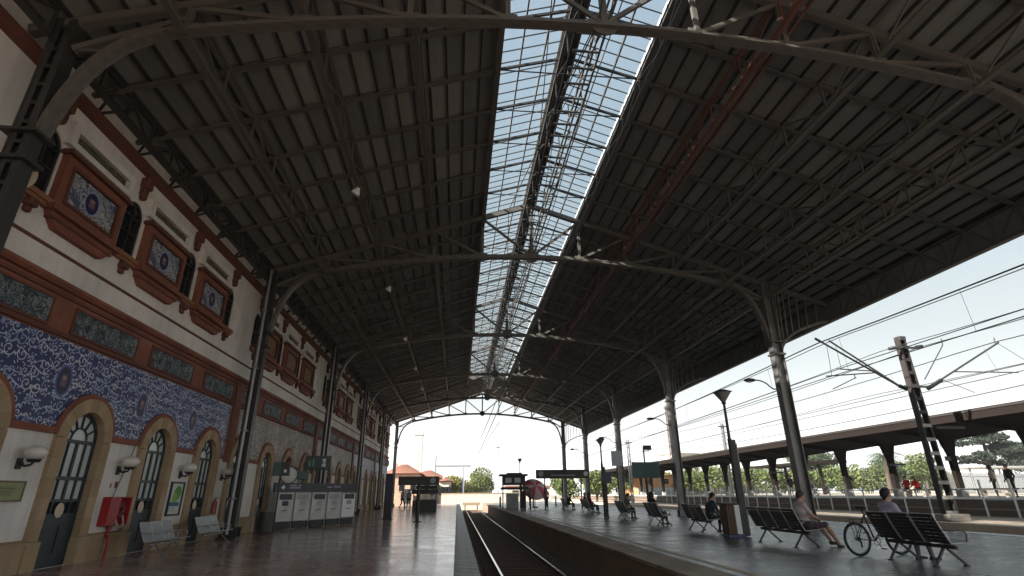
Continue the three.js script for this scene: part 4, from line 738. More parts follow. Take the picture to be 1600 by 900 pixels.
// hand: wrist at the origin, fingers along +x, palm facing -y, thumb to +z, all slightly curled
const handBones = (() => { const L = [bone([0.0, 0, 0], [0.03, 0, 0], 0.024, 0.028, 'skin'), bone([0.03, 0, -0.022], [0.085, 0, -0.028], 0.018, 0.014, 'skin'), bone([0.03, 0, 0.018], [0.085, 0, 0.024], 0.018, 0.015, 'skin')];
  [[-0.03, 0.06], [-0.01, 0.076], [0.01, 0.08], [0.03, 0.07]].forEach(([z, l]) => { const p0 = [0.085, 0, z], p1 = [0.085 + l * 0.48, -0.006, z * 1.05], p2 = [p1[0] + l * 0.26, -0.026, z * 1.05], p3 = [p2[0] + l * 0.12, -0.05, z * 1.03]; L.push(bone(p0, p1, 0.0095, 0.0088, 'skin', 0.006), bone(p1, p2, 0.0088, 0.0082, 'skin', 0.006), bone(p2, p3, 0.0082, 0.0075, 'skin', 0.006)); });
  L.push(bone([0.025, -0.004, 0.022], [0.06, -0.014, 0.055], 0.014, 0.0115, 'skin', 0.01), bone([0.06, -0.014, 0.055], [0.092, -0.026, 0.062], 0.0112, 0.009, 'skin', 0.006)); return L; })();
const handG = field(handBones, [-0.03, -0.1, -0.1], 0.22, 46, 0.016);
// poses: joints in metres, facing +x, origin on the floor under the hips
function poseBones(P) {
  const L = [], mid = (a, b, t) => a.map((v, i) => v + (b[i] - v) * t);
  const { hip, chest, neck } = P;
  L.push(bone([hip[0], hip[1], -0.07], [hip[0], hip[1], 0.07], 0.125, 0.125, 'pants'));
  L.push(bone(mid(hip, chest, 0.2), chest, 0.135, 0.15, 'shirt'), bone([chest[0], chest[1] + 0.02, -0.09], [chest[0], chest[1] + 0.02, 0.09], 0.12, 0.12, 'shirt'), bone([neck[0] - 0.01, neck[1] - 0.06, -0.13], [neck[0] - 0.01, neck[1] - 0.06, 0.13], 0.07, 0.07, 'shirt'), bone([neck[0], neck[1] - 0.04, 0], neck, 0.062, 0.055, 'skin'));
  for (const s of ['L', 'R']) {
    const z = s === 'L' ? -1 : 1, a = P['sh' + s] || [neck[0] - 0.01, neck[1] - 0.075, z * 0.185];
    L.push(bone(a, mid(a, P['el' + s], 0.75), 0.056, 0.046, 'shirt', 0.05), bone(mid(a, P['el' + s], 0.7), P['el' + s], 0.043, 0.038, 'sleeve', 0.04), bone(P['el' + s], P['wr' + s], 0.04, 0.027, 'sleeve', 0.03));
    const h = [hip[0], hip[1] - 0.02, z * 0.095], k = P['kn' + s], f = P['an' + s];
    L.push(bone(h, k, 0.088, 0.06, 'pants', 0.05), bone(k, mid(k, f, 0.35), 0.057, 0.056, 'calf', 0.04), bone(mid(k, f, 0.35), f, 0.056, 0.036, 'calf', 0.04));
    const fd = P['fd' + s] || [1, 0]; // foot direction in the ground plane
    L.push(bone([f[0] - 0.03 * fd[0], f[1] - 0.035, f[2] - 0.03 * fd[1]], [f[0] + 0.15 * fd[0], f[1] - 0.05, f[2] + 0.15 * fd[1]], 0.042, 0.034, 'shoe', 0.03));
  }
  return L;
}
const POSES = {
  sit: { hip: [0, 0.53, 0], chest: [-0.09, 0.86, 0], neck: [-0.09, 1.1, 0], elL: [-0.02, 0.8, -0.26], wrL: [0.2, 0.66, -0.15], elR: [-0.02, 0.8, 0.26], wrR: [0.2, 0.66, 0.15], knL: [0.44, 0.5, -0.12], anL: [0.42, 0.09, -0.12], knR: [0.44, 0.5, 0.12], anR: [0.5, 0.09, 0.13] },
  lounge: { hip: [0.02, 0.53, 0], chest: [-0.07, 0.84, 0], neck: [-0.03, 1.07, 0], elL: [0.08, 0.78, -0.24], wrL: [0.3, 0.7, -0.1], elR: [0.08, 0.78, 0.24], wrR: [0.3, 0.7, 0.08], knL: [0.46, 0.53, -0.13], anL: [0.72, 0.16, -0.14], knR: [0.48, 0.56, 0.1], anR: [0.78, 0.1, 0.06] },
  lean: { hip: [0.03, 0.53, 0], chest: [0.08, 0.84, 0], neck: [0.17, 1.04, 0], elL: [0.24, 0.74, -0.22], wrL: [0.42, 0.6, -0.1], elR: [0.24, 0.74, 0.22], wrR: [0.42, 0.6, 0.1], knL: [0.46, 0.5, -0.14], anL: [0.4, 0.09, -0.14], knR: [0.46, 0.5, 0.14], anR: [0.5, 0.09, 0.15] },
  stand: { hip: [0, 0.93, 0], chest: [0, 1.24, 0], neck: [0.01, 1.48, 0], elL: [-0.03, 1.12, -0.26], wrL: [0.06, 0.88, -0.25], elR: [-0.03, 1.12, 0.26], wrR: [0.1, 0.95, 0.2], knL: [0.03, 0.5, -0.11], anL: [0, 0.09, -0.12], knR: [0.02, 0.5, 0.11], anR: [-0.02, 0.09, 0.13] },
  walk: { hip: [0, 0.92, 0], chest: [0.03, 1.23, 0], neck: [0.06, 1.47, 0], elL: [0.1, 1.14, -0.26], wrL: [0.28, 0.98, -0.24], elR: [-0.14, 1.14, 0.26], wrR: [-0.14, 0.88, 0.26], knL: [0.05, 0.5, -0.1], anL: [-0.26, 0.16, -0.1], knR: [0.2, 0.53, 0.1], anR: [0.32, 0.1, 0.1] },
};
const bodyCache = {};
function bodyOf(pose) {
  if (bodyCache[pose]) return bodyCache[pose];
  const P = POSES[pose], bones = poseBones(P), tall = pose === 'stand' || pose === 'walk', size = tall ? 1.62 : 1.32;
  const g = field(bones, tall ? [-0.8, 0, -0.81] : [-0.42, 0, -0.66], size, tall ? 84 : 74, 0.07);
  const A = g.attributes.position, tags = []; for (let i = 0; i < A.count; i++) tags.push(tagOf(bones, A.getX(i), A.getY(i), A.getZ(i)));
  // hands at the wrists, head on the neck
  const put = (src, m) => src.clone().applyMatrix4(m), list = [g], at = tags.slice();
  for (const s of ['L', 'R']) {
    const el = v3(...P['el' + s]), wr = v3(...P['wr' + s]), dir = wr.clone().sub(el).normalize(), m = new THREE.Matrix4();
    const side = v3(0, 0, s === 'L' ? 1 : -1), up = v3().crossVectors(side, dir).normalize(); if (up.y < 0) up.negate(); const zz = v3().crossVectors(dir, up).normalize();
    const flip = (s === 'L' ? zz.z > 0 : zz.z < 0) ? 1 : -1;
    m.makeBasis(dir, up, zz); if (flip < 0) m.multiply(new THREE.Matrix4().makeScale(1, 1, -1)); m.setPosition(wr);
    const h = put(handG, m); if (flip < 0) { const p = h.attributes.position; for (let i = 0; i < p.count; i += 3) { const t = [p.getX(i), p.getY(i), p.getZ(i)]; p.setXYZ(i, p.getX(i + 1), p.getY(i + 1), p.getZ(i + 1)); p.setXYZ(i + 1, ...t); const n = h.attributes.normal, tn = [n.getX(i), n.getY(i), n.getZ(i)]; n.setXYZ(i, n.getX(i + 1), n.getY(i + 1), n.getZ(i + 1)); n.setXYZ(i + 1, ...tn); } }
    list.push(h); for (let i = 0; i < h.attributes.position.count; i++) at.push('skin');
  }
  const hm = new THREE.Matrix4().makeRotationZ(pose === 'lounge' || pose === 'lean' ? -0.3 : 0).setPosition(P.neck[0] + 0.03, P.neck[1] + 0.03, 0);
  const hd = put(headG, hm); list.push(hd);
  const HP = headG.attributes.position; for (let i = 0; i < HP.count; i++) at.push(tagOf(headBones, HP.getX(i), HP.getY(i), HP.getZ(i)));
  const all = mergeGeometries(list); return (bodyCache[pose] = { g: all, tags: at, hm });
}
const skinTone = { fair: [0.5, 0.3, 0.21], tan: [0.36, 0.2, 0.13] };
const clothMat = new THREE.MeshStandardMaterial({ vertexColors: true, roughness: 0.8 }); clothMat.name = 'clothes_and_skin';
const hairMats = { black: mat('hairBlack', 0.012, 0.01, 0.009, 0.6), brown: mat('hairBrown', 0.06, 0.035, 0.02, 0.6), grey: mat('hairGrey', 0.3, 0.28, 0.26, 0.6) };
function person(pose, label, x, y, Z, turn, o) {
  const B = bodyOf(pose), c = { skin: skinTone.fair, lip: [0.35, 0.13, 0.11], eye: [0.05, 0.035, 0.03], shirt: [0.3, 0.3, 0.3], pants: [0.04, 0.045, 0.07], shoe: [0.03, 0.028, 0.028], ...o };
  c.sleeve = o.sleeve || c.skin; c.calf = o.calf || c.pants;
  const g = new THREE.BufferGeometry(); g.setAttribute('position', B.g.attributes.position); g.setAttribute('normal', B.g.attributes.normal);
  const col = new Float32Array(B.tags.length * 3); for (let i = 0; i < B.tags.length; i++) { const t = c[B.tags[i]]; col[3 * i] = t[0]; col[3 * i + 1] = t[1]; col[3 * i + 2] = t[2]; } g.setAttribute('color', new THREE.BufferAttribute(col, 3));
  const p = thing('person', label, 'person', x, y, Z, turn, o.group); part(p, 'body', g, clothMat);
  const h = part(p, 'hair', o.long ? hairLong : hairShort, hairMats[o.hair || 'black']); h.applyMatrix4(B.hm);
  return p;
}
// ================================================================ THE RIGHT-HAND PLATFORM
bench(3, 8.95, 10.38, 0, 'dark metal bench nearest the camera, bicycle standing at its far end', false, 'benches on the right platform');
bench(4, 8.6, 14.35, 0, 'dark metal bench of four seats beside the lamp post with wooden bin', false, 'benches on the right platform');
bench(3, 8.75, 19.7, 0, 'dark metal bench just beyond the lamp post with wooden bin', false, 'benches on the right platform');
bench(3, 8.6, 23.6, 0, 'dark metal bench where a person in black sits, third beyond the bicycle', false, 'benches on the right platform');
bench(3, 9.0, 29.6, 0, 'dark metal bench before the second slim lamp post', false, 'benches on the right platform');
bench(4, 9.1, 38.5, 0, 'dark metal bench with a person in dark red, beyond the second slim lamp post', false, 'benches on the right platform');
bench(3, 9.2, 47, 0, 'farthest dark metal bench, at the foot of the last right column', false, 'benches on the right platform');
person('sit', 'person in pale lilac shirt with black hair seated beside the bicycle', 8.98, -0.04, 10.95, 0, { shirt: [0.42, 0.36, 0.46], sleeve: skinTone.tan, pants: [0.16, 0.15, 0.18], hair: 'black' });
person('lounge', 'person in pale top and dark shorts with legs stretched out from the four seat bench', 8.62, -0.04, 13.5, 0, { shirt: [0.5, 0.4, 0.38], pants: [0.06, 0.03, 0.04], calf: skinTone.fair, hair: 'brown' });
person('lean', 'person in dark clothes leaning forward on the bench beyond the wooden bin', 8.78, -0.04, 19.2, 0, { shirt: [0.03, 0.03, 0.035], sleeve: [0.03, 0.03, 0.035], pants: [0.02, 0.02, 0.025], hair: 'black' });
person('sit', 'person in black with dark hair seated at the far end of a bench', 8.62, -0.04, 24.15, 0.2, { shirt: [0.02, 0.018, 0.02], sleeve: [0.02, 0.018, 0.02], pants: [0.05, 0.02, 0.02], hair: 'black', long: true });
person('lean', 'person in grey shirt seated on the bench before the second slim lamp post', 9.02, -0.04, 29.9, 0, { shirt: [0.12, 0.11, 0.12], pants: [0.04, 0.035, 0.04], hair: 'black' });
person('sit', 'person in dark red top seated beyond the second slim lamp post', 9.12, -0.04, 38.0, 0, { shirt: [0.2, 0.03, 0.035], sleeve: [0.2, 0.03, 0.035], pants: [0.03, 0.03, 0.04], hair: 'black', long: true });
person('sit', 'person in black seated beside the person in dark red', 9.12, -0.04, 39.4, 0, { shirt: [0.03, 0.03, 0.03], sleeve: [0.03, 0.03, 0.03], hair: 'brown' });
person('lean', 'person in dark clothes on the farthest bench of the right platform', 9.22, -0.04, 46.5, 0, { shirt: [0.03, 0.025, 0.025], sleeve: [0.03, 0.025, 0.025], hair: 'black' });
person('stand', 'person in pink top standing near the last right column', 8.2, 0, 51.5, 1.2, { shirt: [0.5, 0.2, 0.2], pants: [0.05, 0.05, 0.07], hair: 'brown', long: true });
{ // bicycle across the far end of the first bench
  const b = thing('bicycle', 'black bicycle standing at the far end of the nearest dark bench', 'bicycle', 9.0, 0, 11.62, 0.12);
  const bk = mat('bikeBlack', 0.02, 0.02, 0.022, 0.35), r = 0.31;
  const wheel = (x) => {
    const w = part(b, 'wheel', new THREE.TorusGeometry(r, 0.024, 10, 40), MAT.rubber); w.position.set(x, r + 0.024, 0);
    part(w, 'rim', new THREE.TorusGeometry(r - 0.03, 0.011, 6, 40), MAT.galv);
    const sp = []; for (let k = 0; k < 28; k++) { const a = k / 28 * Math.PI * 2; sp.push(rod(v3(Math.cos(a + 0.25) * 0.02, Math.sin(a + 0.25) * 0.02, k % 2 ? 0.025 : -0.025), v3(Math.cos(a) * (r - 0.035), Math.sin(a) * (r - 0.035), 0), 0.0014, 4)); }
    part(w, 'spokes', sp, MAT.steel); part(w, 'hub', new THREE.CylinderGeometry(0.02, 0.02, 0.09, 12).rotateX(Math.PI / 2), MAT.steel);
    return w;
  };
  wheel(-0.5); wheel(0.55);
  const y0 = r + 0.024, bb = v3(-0.06, 0.29, 0), rear = v3(-0.5, y0, 0), seatT = v3(-0.2, 0.8, 0), head1 = v3(0.36, 0.84, 0), head0 = v3(0.4, 0.7, 0), fr = v3(0.55, y0, 0);
  part(b, 'frame', [rod(bb, seatT, 0.017), rod(seatT, head1, 0.017), rod(bb, head0, 0.02), rod(head0, head1, 0.022), ...[-0.045, 0.045].flatMap((z) => [rod(bb.clone().setZ(z * 0.6), rear.clone().setZ(z), 0.01), rod(seatT, rear.clone().setZ(z), 0.009)])], bk);
  part(b, 'fork', [-0.05, 0.05].map((z) => rod(head0.clone().setZ(z), fr.clone().setZ(z), 0.013)), bk);
  part(b, 'handlebar', [tube([v3(0.33, 0.98, -0.3), v3(0.36, 1.0, -0.12), v3(0.36, 1.0, 0.12), v3(0.33, 0.98, 0.3)], 0.013, 20, 8), rod(head1, v3(0.355, 1.0, 0), 0.014)], bk);
  part(b, 'saddle', [new THREE.SphereGeometry(0.1, 14, 10).scale(1.35, 0.35, 0.8).translate(-0.24, 0.95, 0), rod(seatT, v3(-0.23, 0.93, 0), 0.013)], MAT.rubber);
  part(b, 'chainring', new THREE.TorusGeometry(0.085, 0.008, 6, 24).translate(-0.06, 0.29, 0.05), MAT.steel); part(b, 'crank', rod(v3(-0.06, 0.29, 0.06), v3(0.02, 0.14, 0.07), 0.011), MAT.steel); part(b, 'crank', rod(v3(-0.06, 0.29, -0.06), v3(-0.14, 0.44, -0.07), 0.011), MAT.steel);
  part(b, 'pedal', rbox(0.09, 0.02, 0.07, 0.006, 0.02, 0.14, 0.11), MAT.rubber); part(b, 'pedal', rbox(0.09, 0.02, 0.07, 0.006, -0.14, 0.44, -0.11), MAT.rubber);
  part(b, 'sprocket', [new THREE.CylinderGeometry(0.045, 0.045, 0.03, 16).rotateX(Math.PI / 2).translate(-0.5, y0, 0.045), box(0.03, 0.12, 0.02, -0.47, y0 - 0.1, 0.05)], MAT.black);
  part(b, 'mudguard_rack', [rod(v3(-0.2, 0.72, 0), v3(-0.62, 0.72, 0), 0.009), rod(v3(-0.55, 0.72, 0.05), rear.clone().setZ(0.05), 0.006), rod(v3(-0.55, 0.72, -0.05), rear.clone().setZ(-0.05), 0.006)], bk);
}
// slim lamp posts with lantern heads
function lampPost(label, x, Z, h) {
  const l = thing('lamp_post', label, 'lamp post', x, 0, Z, 0, 'slim lamp posts on the right platform');
  part(l, 'pole', [cyl(0.075, 0.07, 2.9, 0, 0, 0, 14), cyl(0.05, 0.04, h - 2.9 - 0.3, 0, 2.9, 0, 14)], MAT.ironDark);
  part(l, 'post_sleeve', rbox(0.14, h - 1.6, 0.15, 0.015, 0.09, (h - 1.6) / 2 + 0.02, 0.0), MAT.ironDark);
  part(l, 'reflector_edge', rbox(0.03, h - 1.75, 0.11, 0.008, 0.176, (h - 1.75) / 2 + 0.05, 0.02), MAT.galv);  // pale strip stands in for sky light on the right side of the post
  const hd = part(l, 'lantern', new THREE.CylinderGeometry(0.3, 0.06, 0.32, 4, 1).rotateY(Math.PI / 4).translate(0, h - 0.2, 0), mat('lantern' + Z, 0.32, 0.3, 0.28, 0.3));
  part(hd, 'lantern_roof', new THREE.CylinderGeometry(0.1, 0.36, 0.09, 4).rotateY(Math.PI / 4).translate(0, h + 0.005, 0), MAT.ironDark);
  part(hd, 'collar', cyl(0.07, 0.07, 0.07, 0, h - 0.43, 0, 12), MAT.ironDark);
  return l;
}
lampPost('slim dark lamp post with lantern head beside the wooden bin', 8.8, 16.95, 4.45);
lampPost('slim dark lamp post, second along the right platform, with lantern head', 8.45, 31.9, 4.3);
lampPost('slim dark lamp post far along the platform near the pink parasol', 6.3, 56, 4.6);
{ // bin of wood slats with a white panel, at the first lamp post
  const b = thing('litter_bin', 'wooden sided litter bin with white front panel beside the lamp post', 'bin', 8.5, 0, 17.0);
  const wood = mat('binWood', 0.12, 0.06, 0.035, 0.6, { map: grime3 });
  part(b, 'body', rbox(0.5, 0.84, 0.4, 0.03, 0, 0.5, 0), MAT.ironDark);
  for (let k = 0; k < 3; k++) part(b, 'slat', rbox(0.085, 0.82, 0.02, 0.006, -0.2 + k * 0.095, 0.5, 0.212), wood);
  part(b, 'white_panel', rbox(0.16, 0.82, 0.024, 0.006, 0.1, 0.5, 0.213), MAT.white);
  for (const z of [-0.12, 0, 0.12]) part(b, 'slat', rbox(0.02, 0.82, 0.1, 0.006, -0.258, 0.5, z), wood);
  part(b, 'base', rbox(0.54, 0.08, 0.44, 0.01, 0, 0.04, 0), mat('binBlue', 0.06, 0.08, 0.16, 0.5)); part(b, 'lid', rbox(0.54, 0.05, 0.44, 0.012, 0, 0.945, 0), MAT.ironDark);
}
// curved lamp arms fixed to the right-hand columns
[2, 3, 4, 5].forEach((i) => {
  const Z = trussZ(i), x = XR - 0.215;
  const l = thing('column_lamp', ['', '', 'cobra head lamp on the nearest whole right column', 'cobra head lamp on the second right column beyond the wooden bin', 'cobra head lamp on the third right column beyond the wooden bin', 'cobra head lamp on the fourth right column, near the far end'][i], 'lamp', x, 5.07, Z, 0, 'lamps on the right columns');
  part(l, 'arm', tube([v3(0, 0, 0), v3(-0.25, 0.05, 0), v3(-0.5, 0.26, 0), v3(-0.75, 0.36, 0), v3(-0.95, 0.37, 0)], 0.028, 24, 8), MAT.galv);
  part(l, 'head', new THREE.SphereGeometry(0.2, 16, 12).scale(1.25, 0.38, 0.7).translate(-1.15, 0.37, 0), MAT.ironDark); part(l, 'diffuser', new THREE.SphereGeometry(0.16, 14, 10).scale(1.1, 0.4, 0.65).translate(-1.17, 0.335, 0), MAT.globe);
  part(l, 'wall_plate', rbox(0.02, 0.2, 0.14, 0.005, 0.0, 0, 0), MAT.galv);
});
signPost('direction_sign', 'wide green sign board on a grey pole with small camera above', 11.75, 33.8, 0, 1.75, 0.95, 2.6, MAT.signGreen, 0.075, 'sign', (s) => { part(s, 'camera_bracket', [cyl(0.05, 0.05, 1.0, 0, 3.0, -0.08, 10), box(0.45, 0.05, 0.05, 0.15, 3.75, -0.08)], MAT.galv); part(s, 'camera', rbox(0.5, 0.28, 0.2, 0.02, 0.25, 3.95, -0.08), MAT.ironDark); part(s, 'lettering', [box(0.5, 0.08, 0.006, -0.4, 2.75, 0.05), box(0.7, 0.06, 0.006, -0.3, 2.55, 0.05)], MAT.signGreen); });
signPost('departure_screen', 'square grey screen on a pole beyond the wide green sign', 12.2, 41.5, 0.1, 0.85, 1.1, 3.75, mat('screenGrey', 0.34, 0.37, 0.4, 0.3), 0.06, 'screen', (s) => part(s, 'screen_face', box(0.75, 1.0, 0.012, 0, 3.75, 0.05), MAT.screenGrey));
signPost('platform_sign', 'long dark sign board with round emblem hanging among the far right columns', 9.4, 49.5, 0, 4.8, 0.75, 2.9, MAT.ironDark, 0.07, 'sign', (s) => { part(s, 'emblem', new THREE.CylinderGeometry(0.24, 0.24, 0.02, 20).rotateX(Math.PI / 2).translate(-1.95, 2.92, 0.05), MAT.panelGrey); part(s, 'emblem', new THREE.CylinderGeometry(0.2, 0.2, 0.02, 20).rotateX(Math.PI / 2).translate(2.15, 2.92, 0.05), MAT.globe); part(s, 'lettering', box(2.2, 0.09, 0.006, 0.1, 2.8, 0.048), MAT.panelGrey); for (const x of [-1.6, 1.7]) part(s, 'post', cyl(0.06, 0.06, 2.6, x, 0, -0.08, 10), MAT.ironDark); });
signPost('notice_board', 'small dark blue notice board on the second slim lamp post', 8.62, 31.75, 0, 0.6, 0.62, 2.1, MAT.navy, 0.03, 'sign');
{ // dark kiosk sign near the end of the platform
  const k = thing('ticket_machine_shelter', 'small dark shelter with white panels near the platform edge', 'shelter', 5.2, 0, 52);
  part(k, 'roof', [rbox(2.6, 0.18, 1.6, 0.03, 0, 2.9, 0), rbox(1.4, 0.12, 1.0, 0.02, 0.1, 3.05, 0)], MAT.ironDark);
  part(k, 'fascia', rbox(2.0, 0.75, 1.2, 0.03, 0, 2.4, 0), MAT.ironDark); for (const x of [-0.5, 0.35]) part(k, 'lit_panel', box(0.55, 0.42, 0.02, x, 2.45, 0.61), MAT.white);
  part(k, 'counter_board', rbox(2.5, 0.22, 1.3, 0.03, 0.1, 1.75, 0), MAT.black);
  part(k, 'cabinet', rbox(1.1, 1.3, 0.9, 0.03, -0.1, 0.67, 0), MAT.panelGrey); part(k, 'cabinet', rbox(0.5, 1.5, 0.7, 0.03, 0.9, 0.77, 0), MAT.ironDark);
  for (const x of [-1.0, 1.05]) part(k, 'post', cyl(0.05, 0.05, 2.8, x, 0, 0.4, 10), MAT.ironDark);
}
{ // parasol
  const p = thing('parasol', 'tilted pink and red parasol near the end of the right platform', 'parasol', 7.5, 0, 54);
  part(p, 'pole', cyl(0.04, 0.03, 2.5, 0, 0, 0, 10), MAT.white);
  const pr = mat('parasolRed', 0.6, 0.1, 0.12, 0.8), pp = mat('parasolPale', 0.7, 0.5, 0.5, 0.8);
  for (let k = 0; k < 8; k++) part(p, 'canopy_panel', new THREE.SphereGeometry(1.5, 4, 8, k * Math.PI / 4, Math.PI / 4, 0, 0.95).scale(1, 0.9, 1).translate(0, -0.75, 0).rotateX(0.9).rotateZ(-0.2).translate(0, 1.65, -0.2), k % 2 ? pr : pp);
  part(p, 'base', cyl(0.3, 0.25, 0.12, 0, 0, 0, 20), MAT.concrete);
}
// ticket gates and bollards near the end of the platform
for (let k = 0; k < 6; k++) { const b = thing('bollard', ['leftmost', 'second', 'third', 'fourth', 'fifth', 'rightmost'][k] + ' of the six short grey bollards in the row near the parasol', 'bollard', 4.6 + k * 1.25, 0, 60 + (k % 2) * 1.5, 0, 'bollards at the platform end'); part(b, 'body', lathe([[0, 0], [0.12, 0], [0.1, 0.04], [0.09, 0.95], [0.07, 1.0], [0, 1.02]], 12), k % 2 ? MAT.panelGrey : MAT.ironDark); }
// ================================================================ THE FAR PLATFORM'S CANOPY
{
  const c = thing('platform_canopy', 'long low dark brown canopy on tapered posts beyond the second track', 'canopy', 28.5, 0.84, 0);
  MAT.canopyShadeBrown = new THREE.MeshPhysicalMaterial({ color: new THREE.Color().setRGB(0.022, 0.017, 0.015), roughness: 0.9, specularIntensity: 0.15, map: grime3 }); MAT.canopyShadeBrown.name = 'canopyShadeBrown'; mat('canopyPale', 0.04, 0.032, 0.028, 0.8, { map: grime3 });  // brown darkened to stand in for shade missing from the canopy
  part(c, 'roof', sweep([[-3.6, 3.84], [0, 3.3], [3.4, 3.84], [3.4, 4.0], [0, 3.5], [-3.6, 4.0]], 10, 118), MAT.canopyShadeBrown);
  part(c, 'fascia', bx(-3.72, -3.6, 3.62, 4.1, 10, 118), MAT.canopyShadeBrown); part(c, 'fascia', bx(3.4, 3.5, 3.7, 4.1, 10, 118), MAT.canopyShadeBrown);
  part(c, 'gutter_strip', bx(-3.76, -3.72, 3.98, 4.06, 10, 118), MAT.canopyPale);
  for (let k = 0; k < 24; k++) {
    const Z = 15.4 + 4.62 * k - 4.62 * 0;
    const p = part(c, 'post', new THREE.ExtrudeGeometry(shapeOf([[-0.14, 0], [0.14, 0], [0.18, 2.35], [0.5, 3.36], [-0.5, 3.36], [-0.18, 2.35]]), { depth: 0.22, bevelEnabled: true, bevelSize: 0.015, bevelThickness: 0.015, bevelSegments: 1 }).translate(0, 0, -Z - 0.11), MAT.canopyShadeBrown);
    part(c, 'cross_arm', beam(v3(-3.5, 3.68, -Z), v3(0, 3.2, -Z), 0.16, 0.18), MAT.canopyShadeBrown); part(c, 'cross_arm', beam(v3(3.3, 3.68, -Z), v3(0, 3.2, -Z), 0.16, 0.18), MAT.canopyShadeBrown);
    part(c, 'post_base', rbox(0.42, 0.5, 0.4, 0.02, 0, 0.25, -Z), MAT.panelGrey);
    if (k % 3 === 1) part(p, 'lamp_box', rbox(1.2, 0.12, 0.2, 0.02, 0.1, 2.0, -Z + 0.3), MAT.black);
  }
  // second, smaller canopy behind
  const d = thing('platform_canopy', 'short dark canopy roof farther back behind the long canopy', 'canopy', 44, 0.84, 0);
  part(d, 'roof', sweep([[-2.5, 3.5], [2.5, 3.5], [2.5, 3.95], [-2.5, 3.75]], 62, 76), MAT.canopyShadeBrown); for (let k = 0; k < 4; k++) part(d, 'post', bx(-0.15, 0.15, 0, 3.5, 63.5 + k * 3.6, 63.8 + k * 3.6), MAT.canopyShadeBrown);
}
const ORD = ['first', 'second', 'third', 'fourth', 'fifth', 'sixth', 'seventh', 'eighth', 'ninth', 'tenth', 'eleventh', 'twelfth', 'thirteenth', 'fourteenth', 'fifteenth', 'sixteenth'];
// white railing on the low wall
for (let k = 0; k < 16; k++) {
  const Z = 18 + k * 3.35, f = thing('railing', ORD[k] + ' section of pale tubular railing along the low wall, counted from the camera', 'railing', 26.7, 0, Z, 0, 'railing sections on the low wall');
  for (const z of [0, 1.6]) part(f, 'post', cyl(0.05, 0.05, 1.75, 0, 0, -z, 8), MAT.white);
  part(f, 'rail', rod(v3(0, 1.3, 0.4), v3(0, 1.3, -2.8), 0.03, 6), MAT.galv); part(f, 'rail', rod(v3(0, 0.75, 0), v3(0, 0.75, -1.6), 0.022, 6), MAT.galv);
}
// people on the far platform
const FP = 0.84;
function stool(x, Z, label) { const s = thing('stone_bench', label, 'bench', x, FP, Z); part(s, 'slab', rbox(0.5, 0.08, 2.2, 0.02, 0, 0.44, 0), MAT.concrete); for (const z of [-0.8, 0.8]) part(s, 'support', rbox(0.4, 0.4, 0.2, 0.02, 0, 0.2, z), MAT.concrete); }
stool(30.2, 34.4, 'low stone bench under the two people in red'); stool(30.2, 28.9, 'low stone bench beside the lattice mast, under the canopy');
person('sit', 'person in bright red shirt sitting under the canopy, left of the lattice mast', 30.1, FP - 0.02, 35.0, Math.PI, { shirt: [0.65, 0.03, 0.03], sleeve: [0.65, 0.03, 0.03], pants: [0.02, 0.02, 0.02], hair: 'black' });
person('lean', 'person in bright red shirt leaning forward beside the other red shirt', 30.1, FP - 0.02, 34.0, Math.PI, { shirt: [0.65, 0.03, 0.03], sleeve: [0.65, 0.03, 0.03], pants: [0.02, 0.02, 0.02], hair: 'black', long: true });
person('stand', 'person in black standing under the canopy at the right', 30.6, FP, 28.2, Math.PI, { shirt: [0.015, 0.015, 0.015], sleeve: [0.015, 0.015, 0.015], pants: [0.015, 0.015, 0.015], hair: 'black' });
person('stand', 'person in patterned grey top standing under the canopy beside the one in black', 30.6, FP, 29.2, 2.4, { shirt: [0.4, 0.33, 0.36], pants: [0.05, 0.05, 0.06], hair: 'black', long: true });
[[29.6, 49.5, [0.03, 0.03, 0.03], 'person in black standing far along the canopy, left of the pale couple'], [29.8, 45.6, [0.6, 0.35, 0.33], 'person in pink standing under the canopy behind the lamp post'], [29.8, 44.4, [0.62, 0.56, 0.52], 'person in white standing under the canopy behind the lamp post'], [29.5, 47.2, [0.05, 0.04, 0.05], 'person in dark coat standing under the canopy next to the pink top'], [29.8, 40.0, [0.05, 0.05, 0.06], 'person in dark grey standing by a canopy post behind the four seat bench']].forEach(([x, Z, s, l], k) => person(k % 2 ? 'stand' : 'walk', l, x, FP, Z, Math.PI - 0.4 + k * 0.3, { shirt: s, sleeve: k === 1 || k === 2 ? undefined : s, pants: [0.04, 0.04, 0.05], hair: ['black', 'brown'][k % 2], long: k === 1 }));
